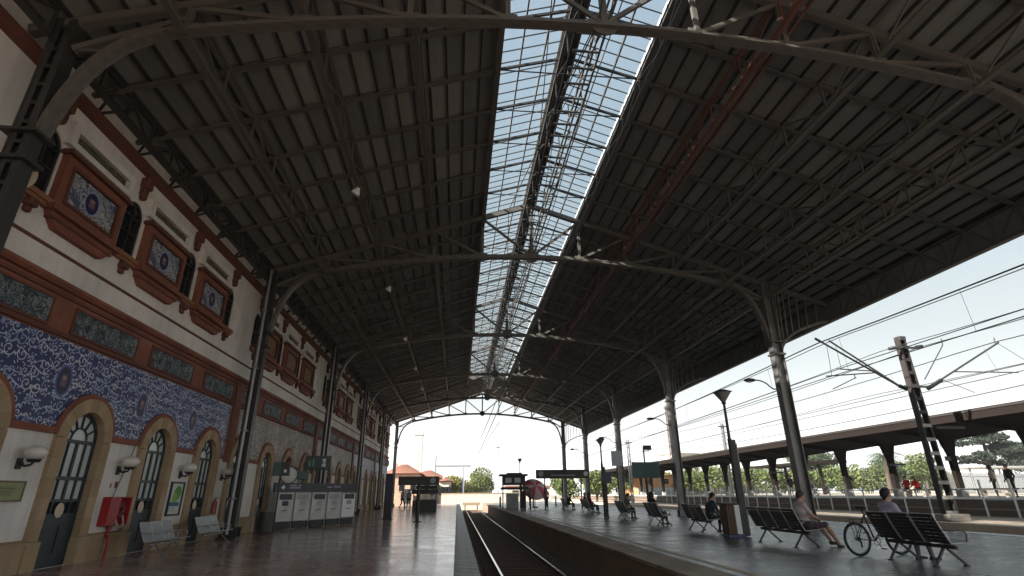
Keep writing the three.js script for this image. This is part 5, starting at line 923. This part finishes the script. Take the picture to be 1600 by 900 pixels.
// ================================================================ OVERHEAD LINE
function insulator(a, b, n, r) { const L = [rod(a, b, r * 0.35, 6)]; for (let k = 0; k < n; k++) { const p = a.clone().lerp(b, (k + 0.5) / n), q = b.clone().sub(a).normalize().multiplyScalar(0.018); L.push(rod(p.clone().sub(q), p.clone().add(q), r, 10, r * 0.6)); } return merge(L); }
{
  const m = thing('catenary_mast', 'tall lattice mast carrying the overhead lines, behind the nearest dark bench', 'mast', 21.6, 0, 23.1);
  mat('mastSunPale', 0.4, 0.37, 0.33, 0.6, { map: mottle2 }); mat('mastShadeBrown', 0.04, 0.03, 0.026, 0.7, { map: mottle2 });  // light put into colour: sunlit pale for lower battens, silhouette dark for the rest
  const H = 8.2, w = (y) => 0.25 - 0.013 * y, dd = 0.14;
  for (const s of [-1, 1]) part(m, 'channel', [beam(v3(s * w(0), 0, dd), v3(s * w(H), H, dd), 0.014, 0.08), beam(v3(s * w(0), 0, -dd), v3(s * w(H), H, -dd), 0.014, 0.08), beam(v3(s * (w(0) + 0.035), 0, 0), v3(s * (w(H) + 0.035), H, 0), dd * 2, 0.016)], MAT.mastShadeBrown);
  for (let y = 0.35; y < H - 0.2; y += 0.62) for (const q of [1, -1]) part(m, 'batten', box(w(y) * 2 + 0.06, 0.15, 0.015, 0, y, q * (dd + 0.012)), y < 4.6 ? MAT.mastSunPale : MAT.mastShadeBrown);
  part(m, 'foundation', rbox(1.0, 0.3, 1.0, 0.04, 0, 0.15, 0), MAT.concrete);
  part(m, 'cap', rbox(0.36, 0.22, 0.36, 0.03, 0.02, H + 0.05, 0), MAT.ironDark);
  part(m, 'cross_bar', box(1.5, 0.09, 0.09, 0.0, 7.75, 0.23), MAT.ironDark); part(m, 'cross_bar', box(1.3, 0.09, 0.09, 0.05, 5.85, 0.23), MAT.ironDark);
  part(m, 'top_insulator', insulator(v3(-0.5, 7.75, 0.22), v3(-0.95, 7.68, 0.22), 4, 0.09), MAT.black); part(m, 'top_insulator', insulator(v3(0.5, 7.78, 0.22), v3(0.95, 7.85, 0.22), 4, 0.09), MAT.black);
  // cantilevers over the left-hand track
  const L1 = part(m, 'cantilever', [rod(v3(-0.85, 5.83, 0.22), v3(-4.4, 8.0, 0.22), 0.045, 8), rod(v3(-4.4, 8.0, 0.22), v3(-4.62, 8.13, 0.22), 0.06, 8)], MAT.ironDark);
  part(L1, 'strut_insulator', insulator(v3(-0.55, 5.72, 0.22), v3(-0.95, 5.9, 0.22), 5, 0.1), MAT.black);
  const L2 = part(m, 'cantilever', [rod(v3(-0.1, 6.0, -0.6), v3(-3.3, 8.28, -0.6), 0.045, 8), rod(v3(-0.1, 6.0, -0.6), v3(0, 6.0, 0), 0.04, 6)], MAT.ironDark);
  part(L1, 'registration_arm', [rod(v3(-1.9, 6.5, 0.22), v3(-4.5, 6.3, 0.22), 0.03, 6), rod(v3(-3.0, 6.25, 0.22), v3(-4.3, 5.7, 0.22), 0.022, 6), rod(v3(-3.05, 6.42, 0.22), v3(-3.05, 6.2, 0.22), 0.02, 6), rod(v3(-4.2, 6.32, 0.22), v3(-4.1, 7.8, 0.22), 0.012, 5)], MAT.ironDark);
  part(L2, 'registration_arm', [rod(v3(-1.1, 6.75, -0.6), v3(-3.2, 6.85, -0.6), 0.028, 6), rod(v3(-3.0, 6.85, -0.6), v3(-3.0, 8.0, -0.6), 0.012, 5)], MAT.ironDark);
  // cantilevers to the right
  const R1 = part(m, 'cantilever', [rod(v3(0.85, 5.95, 0.22), v3(5.1, 8.1, 0.22), 0.045, 8), rod(v3(4.9, 8.0, 0.22), v3(4.95, 8.35, 0.22), 0.03, 6)], MAT.ironDark);
  part(R1, 'strut_insulator', insulator(v3(0.5, 5.75, 0.22), v3(1.4, 6.2, 0.22), 9, 0.1), MAT.black);
  part(R1, 'registration_arm', [rod(v3(2.2, 6.6, 0.22), v3(5.6, 6.6, 0.22), 0.028, 6), rod(v3(1.3, 6.25, 0.22), v3(2.9, 5.6, 0.22), 0.014, 6), rod(v3(0.5, 6.2, 0.22), v3(2.0, 7.9, 0.22), 0.024, 6), rod(v3(2.0, 7.9, 0.22), v3(2.05, 8.25, 0.22), 0.03, 6), rod(v3(5.0, 8.1, 0.22), v3(7.5, 6.3, 0.22), 0.012, 5)], MAT.ironDark);
  part(m, 'number_plate', box(0.3, 0.2, 0.02, 0.5, 2.6, 0.2), MAT.ironDark); part(m, 'side_arm', box(1.4, 0.1, 0.1, 1.3, 4.0, 0.0), MAT.ironDark);
}
// further masts of the line
[[21.6, 68, 8.6, 'slender grey lattice mast far along the second track'], [32, 80, 13, 'tall thin reddish mast rising behind the canopy'], [31, 61, 8.0, 'short pale mast rising behind the canopy, right of the tall thin one'], [8.6, 118, 12, 'thin distant mast beyond the end of the right platform']].forEach(([x, Z, h, l], k) => {
  const m = thing('catenary_mast', l, 'mast', x, k === 1 || k === 2 ? 0.84 : -1, Z); part(m, 'pole', [box(0.08, h, 0.3, -0.13, h / 2, 0), box(0.08, h, 0.3, 0.13, h / 2, 0), ...Array.from({ length: Math.floor(h / 0.8) }, (_, q) => box(0.18, 0.1, 0.28, 0, 0.4 + q * 0.8, 0))], k === 1 ? MAT.rust : MAT.galv);
  part(m, 'cross_bar', box(k === 2 ? 1.2 : 0.9, 0.12, 0.12, 0, h - 0.4, 0.2), MAT.ironDark);
});
// wires: gently sagging, along the tracks
function wire(label, pts, r = 0.022, sag = 0.12) { const P = []; for (let i = 0; i < pts.length - 1; i++) for (let k = 0; k < 10; k++) { const t = k / 10, a = pts[i], b = pts[i + 1]; P.push(P3(a[0] + (b[0] - a[0]) * t, a[1] + (b[1] - a[1]) * t - sag * 4 * t * (1 - t), a[2] + (b[2] - a[2]) * t)); } P.push(P3(...pts[pts.length - 1])); return solid('overhead_wire', tube(P, r, P.length * 2, 5), MAT.ironDark, label, 'wire', 'overhead wires'); }
wire('thin upper overhead wire nearest the shed roof, on the tip of the left mast arm', [[17.2, 7.95, -10], [17.2, 7.95, 23.1], [18.6, 7.9, 68], [18.6, 7.9, 118]], 0.03, 0.25); wire('thin second upper overhead wire on the rear left mast arm', [[18.3, 8.25, -10], [18.35, 8.25, 23.3], [18.9, 8.2, 68], [18.9, 8.2, 118]], 0.022, 0.25);
wire('thin lower contact wire on the left mast arm', [[17.3, 6.28, -10], [17.3, 6.28, 23.1], [18.6, 6.3, 68], [18.6, 6.3, 118]], 0.02, 0.02); wire('thin lower contact wire on the rear left mast arm', [[18.4, 6.8, -10], [18.4, 6.83, 23.3], [18.9, 6.3, 68], [18.9, 6.3, 118]], 0.02, 0.02);
wire('thin upper overhead wire on the tip of the right mast arm', [[26.6, 8.15, -10], [26.6, 8.15, 23.1], [26.2, 8.1, 68], [26.2, 8.1, 118]], 0.026, 0.3); wire('thin lower contact wire on the right mast arm', [[27.0, 6.6, -10], [27.0, 6.6, 23.1], [26.4, 6.5, 68], [26.4, 6.5, 118]], 0.02, 0.02);
wire('thin feeder wire on the right insulator at the mast top', [[22.6, 7.85, -10], [22.55, 7.85, 23.1], [22, 7.6, 68], [22, 7.6, 118]], 0.022, 0.3); wire('thin feeder wire on the left insulator at the mast top', [[20.6, 7.68, -10], [20.65, 7.68, 23.1], [21.2, 7.6, 68]], 0.018, 0.3);
wire('thin overhead wire just above the long dark canopy', [[31, 6.7, -10], [31, 6.7, 23.1], [31, 6.6, 68], [31, 6.6, 118]], 0.026, 0.25); wire('thin highest overhead wire beyond the right mast arm', [[33, 8.4, -10], [33, 8.4, 40], [33, 8.2, 118]], 0.022, 0.3); wire('thin low overhead wire between the mast and the long canopy', [[23.6, 6.2, -10], [23.6, 6.2, 23.1], [23.4, 6.2, 118]], 0.018, 0.05);
// droppers joining each pair of wires
{ const L = []; for (let Z = 3; Z < 62; Z += 6.2) { const f = Math.max(0, Math.min(1, (Z - 23) / 45)); L.push(rod(P3(17.2 + 1.4 * f, 7.8, Z), P3(17.3 + 1.3 * f, 6.28, Z), 0.008, 4)); L.push(rod(P3(26.6 - 0.4 * f, 8.0, Z + 2), P3(27 - 0.6 * f, 6.6, Z + 2), 0.008, 4)); } solid('dropper_wires', L, MAT.ironDark, 'short upright wires joining the upper and lower overhead lines', 'wire'); }
// contact line over the track in the shed
wire('overhead contact wire above the track in the pit, seen through the far gable', [[2.0, 5.45, 20], [2.3, 5.45, 66], [2.0, 5.45, 130], [2.2, 5.45, 180]], 0.022, 0.02).userData.group = undefined;
wire('carrying wire above the contact wire over the track in the pit', [[2.1, 6.5, 20], [2.2, 6.7, 66], [2.1, 6.7, 130], [2.1, 6.7, 180]], 0.022, 0.3).userData.group = undefined;
wire('slanting feeder wire crossing the bright far gable opening', [[5.0, 9.6, 66.5], [2.6, 7.4, 120]], 0.03, 0.2).userData.group = undefined;
// ================================================================ VEGETATION
const leafMat = (n, r, g, b) => { const m = new THREE.MeshPhysicalMaterial({ color: new THREE.Color(1, 1, 1), vertexColors: true, roughness: 0.85, transmission: 0.25, thickness: 0, side: THREE.DoubleSide }); m.name = n; return m; };
const leafM = leafMat('leaves');
function leaves(R, blobs, n, size, base, jit = 0.35, flat = 0.7) {
  const pos = [], nor = [], col = [], q = new THREE.Quaternion(), e = new THREE.Euler(), a = v3(), u = v3(), v = v3(), N = v3(); let tot = 0; for (const b of blobs) tot += b[3] * b[3];
  for (const [bx0, by, bz, br, sy = 0.8] of blobs) {
    const m = Math.round(n * br * br / tot);
    for (let k = 0; k < m; k++) {
      const th = R() * 6.283, cp = R() * 2 - 1, sp = Math.sqrt(1 - cp * cp), rad = br * (0.45 + 0.6 * Math.pow(R(), 0.45));
      a.set(bx0 + Math.cos(th) * sp * rad, by + cp * rad * sy, bz + Math.sin(th) * sp * rad);
      e.set((R() - 0.5) * 3 * flat, R() * 6.3, (R() - 0.5) * 3 * flat); q.setFromEuler(e); const s = size * (0.6 + R() * 0.8);
      u.set(s, 0, 0).applyQuaternion(q); v.set(0, 0, s * 0.62).applyQuaternion(q); N.set(0, 1, 0).applyQuaternion(q);
      const t = 1 + (R() - 0.5) * 2 * jit, c = [base[0] * t * (0.85 + 0.4 * R()), base[1] * t, base[2] * t];
      const P = [[-1, 0], [1, 0], [0, -1], [-1, 0], [0, 1], [1, 0]];
      for (const [x, y] of P) { pos.push(a.x + u.x * x + v.x * y, a.y + u.y * x + v.y * y, a.z + u.z * x + v.z * y); nor.push(N.x, N.y, N.z); col.push(...c); }
    }
  }
  const g = new THREE.BufferGeometry(); g.setAttribute('position', new THREE.Float32BufferAttribute(pos, 3)); g.setAttribute('normal', new THREE.Float32BufferAttribute(nor, 3)); g.setAttribute('color', new THREE.Float32BufferAttribute(col, 3)); return g;
}
mat('bark', 0.1, 0.07, 0.05, 0.9, { map: mottle2 });
function tree(name, label, x, y, Z, H, R0, base, seed, n = 2600, size = 0.22, group) {
  const R = rngOf(seed), t = thing(name, label, 'tree', x, y, Z, 0, group), tr = [];
  tr.push(rod(v3(0, 0, 0), v3(0.1 * R0, H * 0.5, 0), 0.06 * R0 + 0.05, 8, 0.05 * R0));
  const blobs = [];
  for (let k = 0; k < 9; k++) { const a = R() * 6.3, d = R0 * (0.2 + 0.45 * R()), h = H * (0.45 + 0.42 * R()), br = R0 * (0.32 + 0.22 * R()); blobs.push([Math.cos(a) * d, h, Math.sin(a) * d, br]); tr.push(rod(v3(0.05 * R0, H * 0.35, 0), v3(Math.cos(a) * d * 0.8, h - br * 0.2, Math.sin(a) * d * 0.8), 0.03 * R0, 6, 0.012 * R0)); }
  part(t, 'trunk', tr, MAT.bark); part(t, 'crown', leaves(R, blobs, n, size, base), leafM); return t;
}
function shrub(label, x, y, Z, w, h, base, seed, n = 1000, group = 'shrubs behind the canopy') {
  const R = rngOf(seed), s = thing('shrub', label, 'shrub', x, y, Z, 0, group), blobs = [], st = [];
  for (let k = 0; k < 7; k++) { const px = (R() - 0.5) * w * 0.8, ph = h * (0.35 + 0.35 * R()), pz = (R() - 0.5) * w * 0.5; blobs.push([px, ph, pz, h * (0.28 + 0.16 * R())]); st.push(rod(v3(px * 0.4, 0, pz * 0.4), v3(px, ph, pz), 0.05, 5)); }
  part(s, 'stems', st, MAT.bark); part(s, 'foliage', leaves(R, blobs, n, 0.2, base), leafM);
}
const G1 = [0.11, 0.15, 0.03], G2 = [0.06, 0.09, 0.03], G3 = [0.035, 0.055, 0.025], GY = [0.22, 0.21, 0.03];
tree('pine_tree', 'large dark conifer with layered boughs behind the pale fence at the right', 62, 0.84, 59, 9.3, 0.01, G3, 71, 1).children.slice().forEach((c) => c.parent.remove(c));
{ // layered conifer built bough by bough
  const t = scene.children.find((o) => o.name === 'pine_tree'), R = rngOf(72), tr = [rod(v3(0, 0, 0), v3(0.2, 8.6, 0), 0.32, 10, 0.06)], blobs = [];
  for (let k = 0; k < 34; k++) { const h = 2.6 + 5.8 * (k / 33), a = R() * 6.3, L = (1 - (h - 2.2) / 7.6) * 5.2 * (0.7 + 0.5 * R()); tr.push(rod(v3(0, h, 0), v3(Math.cos(a) * L, h - 0.1 + 0.3 * R(), Math.sin(a) * L), 0.07, 5, 0.02)); for (let q = 0.35; q <= 1.01; q += 0.22) blobs.push([Math.cos(a) * L * q, h + 0.05 + 0.2 * R(), Math.sin(a) * L * q, 0.55 + 0.35 * R(), 0.38]); }
  part(t, 'trunk', tr, MAT.bark); part(t, 'crown', leaves(R, blobs, 9000, 0.2, [0.022, 0.038, 0.018], 0.5), leafM);
}
{ // palm
  const p = thing('palm_tree', 'ragged palm with drooping fronds seen between two canopy posts', 'tree', 59.5, 0.84, 72), R = rngOf(81);
  part(p, 'trunk', [rod(v3(0, 0, 0), v3(0.2, 5.0, 0), 0.32, 10, 0.24)], MAT.bark);
  for (let k = 0; k < 18; k++) { const a = k * 2.4, el = 0.9 - (k / 18) * 1.2, L = 2.6, pts = []; for (let q = 0; q <= 5; q++) { const s = q / 5; pts.push(v3(0.2 + Math.cos(a) * L * s, 5.0 + L * (Math.sin(el) * s - 0.75 * s * s), Math.sin(a) * L * s)); }
    const L2 = [tube(pts, 0.025, 10, 4)]; for (let q = 1; q < 14; q++) { const s = q / 14, c = new THREE.CatmullRomCurve3(pts).getPoint(s); for (const sd of [-1, 1]) L2.push(beam(c, c.clone().add(v3(-Math.sin(a) * sd * 0.55 + Math.cos(a) * 0.15, -0.3, Math.cos(a) * sd * 0.55 + Math.sin(a) * 0.15)), 0.05, 0.008)); }
    part(p, 'frond', L2, mat('frond' + (k % 1), 0.05, 0.075, 0.03, 0.7)); }
}
tree('leafy_tree', 'tall dark green tree behind the short dark canopy', 55, 0.84, 82, 7.4, 3.0, G2, 91, 3000, 0.2);
tree('leafy_tree', 'rounded green tree right of the tall dark one behind the canopy', 60, 0.84, 86, 6.2, 2.8, G2, 92, 2600, 0.2);
tree('leafy_tree', 'grey green tree behind the palm', 70, 0.84, 84, 5.0, 3.2, G2, 93, 2400, 0.2);
tree('leafy_tree', 'small green tree between palm and conifer', 61.5, 0.84, 68, 5.0, 2.6, G1, 94, 2400, 0.18);
tree('leafy_tree', 'green tree beside the fence at the right edge', 70.5, 0.84, 62, 6.0, 2.6, G2, 95, 2400, 0.18);
tree('leafy_tree', 'broad green tree behind the long dark sign', 16.5, -1, 88, 5.6, 3.2, G1, 96, 3000, 0.2);
tree('leafy_tree', 'green tree between the last right column and the second slim lamp post', 21, -1, 84, 5.4, 3.0, G1, 97, 3000, 0.2);
tree('leafy_tree', 'light green tree left of the wide green sign', 27, -1, 92, 6.6, 3.4, G1, 98, 2800, 0.2);
tree('leafy_tree', 'yellow green round tree at the end of the track behind the white wall, left half', -0.8, -1, 104, 5.6, 4.0, GY, 99, 4200, 0.2);
tree('leafy_tree', 'deeper green round tree at the end of the track behind the white wall, right half', 4.0, -1, 107, 6.3, 4.0, [0.14, 0.17, 0.03], 100, 4200, 0.2);
for (let k = 0; k < 16; k++) shrub(ORD[k] + ' bright green shrub of the hedge behind the long canopy, counted from the left', 30 + k * 2.5, 0.84, 96 - k * 1.6, 5.0, 3.6 + (k % 3) * 0.6, k % 3 ? G1 : [0.14, 0.17, 0.045], 200 + k, 2200);
// grey garden wall, pale fence, orange building beyond the canopy
solid('garden_wall', uvm(bx(0, 0.3, 0, 1.5, 0, 52)).rotateY(-0.95).translate(30, 0.84, -88), mat('wallGrey', 0.34, 0.34, 0.32, 0.9, { map: grime3 }), 'long grey wall under the green hedge beyond the canopy', 'wall');
{
  const f = thing('paling_fence', 'fence of pale upright palings under the large conifer', 'fence', 49, 0.84, 52, 0.35);
  for (let k = 0; k < 90; k++) part(f, 'paling', box(0.12, 2.1, 0.03, k * 0.26, 1.05, 0), MAT.panelGrey);
  part(f, 'rail', box(23.6, 0.08, 0.05, 11.7, 0.5, -0.05), MAT.panelGrey); part(f, 'rail', box(23.6, 0.08, 0.05, 11.7, 1.7, -0.05), MAT.panelGrey);
  const s = thing('flat_roof_shelter', 'pale flat roofed shelter in front of the paling fence', 'shelter', 45, 0.84, 42); part(s, 'roof', rbox(9, 0.16, 3, 0.03, 0, 2.1, 0), MAT.panelGrey); for (const x of [-4, -1.4, 1.4, 4]) part(s, 'post', cyl(0.06, 0.06, 2.05, x, 0, 1.2, 8), MAT.galv);
  const o = thing('orange_building', 'low building with sunlit orange wall beyond the wide green sign', 'building', 36, 0.84, 92, 0.3); part(o, 'wall', uvm(bx(-8, 4.5, 0, 2.9, -2, 2)), mat('ochre', 0.55, 0.3, 0.14, 0.85, { map: grime3 })); part(o, 'roof', bx(-8.2, 4.7, 2.9, 3.1, -2.2, 2.2), MAT.terracotta); part(o, 'base_course', bx(-8.05, 4.55, 0, 1.2, -2.06, -2.0), MAT.panelGrey); for (let k = 0; k < 3; k++) part(o, 'window', box(1.1, 0.8, 0.05, -6 + k * 3.6, 2.1, 2.02), MAT.darkGlass);
}
[[62, 150, 12, 'distant pale block of flats beyond the hedge']].forEach(([x, Z, h, l]) => { const b = thing('apartment_block', l, 'building', x, -1, Z, 0.2); part(b, 'wall', uvm(bx(-4, 4, 0, h, -4, 4)), mat('flatsPale' + Z, 0.62, 0.58, 0.52, 0.85, { map: grime3 })); part(b, 'roof', bx(-4.2, 4.2, h, h + 0.3, -4.2, 4.2), MAT.concrete); for (let r = 0; r < Math.floor(h / 3); r++) for (let c = 0; c < 3; c++) part(b, 'window', box(1.1, 1.3, 0.1, -2.6 + c * 2.6, 1.8 + r * 3, 4.0), MAT.darkGlass); });
// ================================================================ THE FAR END
{
  mat('houseWhite', 0.72, 0.66, 0.58, 0.85, { map: grime3 }); mat('housePink', 0.58, 0.4, 0.3, 0.85, { map: grime3 }); mat('roofTile', 0.36, 0.15, 0.09, 0.85, { map: mottle2 });
  const house = (label, x, Z, w, d, h, wallM, hip) => {
    const b = thing('house', label, 'house', x, 0, Z); part(b, 'wall', uvm(bx(-w / 2, w / 2, -1, h, -d / 2, d / 2)), wallM);
    const r = part(b, 'roof', new THREE.CylinderGeometry(0.12, 0.74, 1, 4).rotateY(Math.PI / 4).scale(w + 0.6, hip, d + 0.6).translate(0, h + hip / 2, 0), MAT.roofTile); part(r, 'chimney', bx(-w * 0.3, -w * 0.3 + 0.4, h + 0.1, h + hip + 0.2, -0.4, 0), wallM);
    for (let k = 0; k < 3; k++) { const wn = part(b, 'window', box(0.8, 1.2, 0.08, -w / 3 + k * w / 3, h * 0.55, d / 2 + 0.01), MAT.darkGlass); part(wn, 'sill', box(1.0, 0.08, 0.14, -w / 3 + k * w / 3, h * 0.55 - 0.66, d / 2 + 0.05), MAT.stone); }
    part(b, 'door', box(0.95, 2.1, 0.06, w * 0.18, 1.05, d / 2 + 0.012), MAT.doorPaint); part(b, 'eave', bx(-w / 2 - 0.25, w / 2 + 0.25, h - 0.12, h, -d / 2 - 0.25, d / 2 + 0.25), MAT.roofTile);
  };
  house('pink walled house with hipped red roof at the end of the left platform', -8.6, 92, 5.2, 7, 4.4, MAT.housePink, 1.5);
  house('white house with red roof just left of the track end', -5.0, 98, 5.6, 7, 3.9, MAT.houseWhite, 1.3);
  house('low white outbuilding beside the white end wall', -1.9, 93, 1.8, 3, 3.3, MAT.houseWhite, 0.5);
  const w = solid('end_wall', uvm(bx(-2.4, 9.5, -1, 1.35, 88, 88.4)), MAT.houseWhite, 'long sunlit white wall across the end of the track', 'wall'); part(w, 'coping', bx(-2.45, 9.55, 1.35, 1.45, 87.95, 88.45), MAT.stone);
  const tw = thing('concrete_tower', 'tall pale slender tower rising behind the red roofed houses', 'tower', -11.8, -1, 165); part(tw, 'shaft', rbox(2.5, 19, 2.5, 0.1, 0, 9.5, 0), MAT.panelPale); part(tw, 'head', rbox(2.9, 1.6, 2.9, 0.1, 0, 19.6, 0), MAT.panelPale);
  const ga = thing('catenary_gantry', 'thin grey gantry bar across the track end above the yellow green trees', 'gantry', 0, -1, 90.5); part(ga, 'post', box(0.18, 8.2, 0.18, -3.55, 4.1, 0), MAT.galv); part(ga, 'post', box(0.2, 6.4, 0.2, 1.0, 3.2, 0), mat('gantryBlue', 0.25, 0.27, 0.42, 0.5)); part(ga, 'beam', box(5.8, 0.22, 0.22, -0.75, 6.55, 0), MAT.galv);
  const gb = thing('buffer_stop', 'pale buffer heap and stop at the end of the track in the pit', 'buffer stop', 2.14, -1.06, 84); part(gb, 'beam', rbox(2.6, 0.4, 0.4, 0.04, 0, 1.0, 0), MAT.copingStone); for (const x of [-0.9, 0.9]) part(gb, 'leg', beam(v3(x, 0.8, 0), v3(x, 0, -1.2), 0.14, 0.14), MAT.rust), part(gb, 'upright', box(0.16, 1.1, 0.16, x, 0.55, 0), MAT.rust);
  // yellow low sheds right of the wall
  const b = thing('low_shed', 'low cream shed right of the track end behind the dark shelter', 'shed', 13, 0, 104); part(b, 'wall', uvm(bx(-4, 4, -1, 2.4, -2, 2)), MAT.houseWhite); part(b, 'roof', bx(-4.3, 4.3, 2.4, 2.65, -2.3, 2.3), MAT.roofTile); for (let k = 0; k < 3; k++) part(b, 'window', box(1.1, 0.9, 0.06, -2.4 + k * 2.4, 1.4, 2.02), MAT.darkGlass);
}
person('walk', 'person in white walking at the far end of the left platform, left of the pair', -5.35, 0, 56.5, 1.0, { shirt: [0.6, 0.55, 0.5], pants: [0.02, 0.02, 0.02], hair: 'black' });
person('walk', 'person in cream walking at the far end of the left platform, right of the pair', -4.75, 0, 56.8, 1.4, { shirt: [0.55, 0.45, 0.38], pants: [0.02, 0.02, 0.02], hair: 'black' });
person('stand', 'person in grey standing by the dark shelter on the right platform', 6.6, 0, 50.6, 2.8, { shirt: [0.15, 0.15, 0.16], sleeve: [0.15, 0.15, 0.16], hair: 'brown' });

// thin summer haze
scene.fog = new THREE.FogExp2(new THREE.Color(0.86, 0.89, 0.9), 0.0006);

renderer.render(scene, camera);
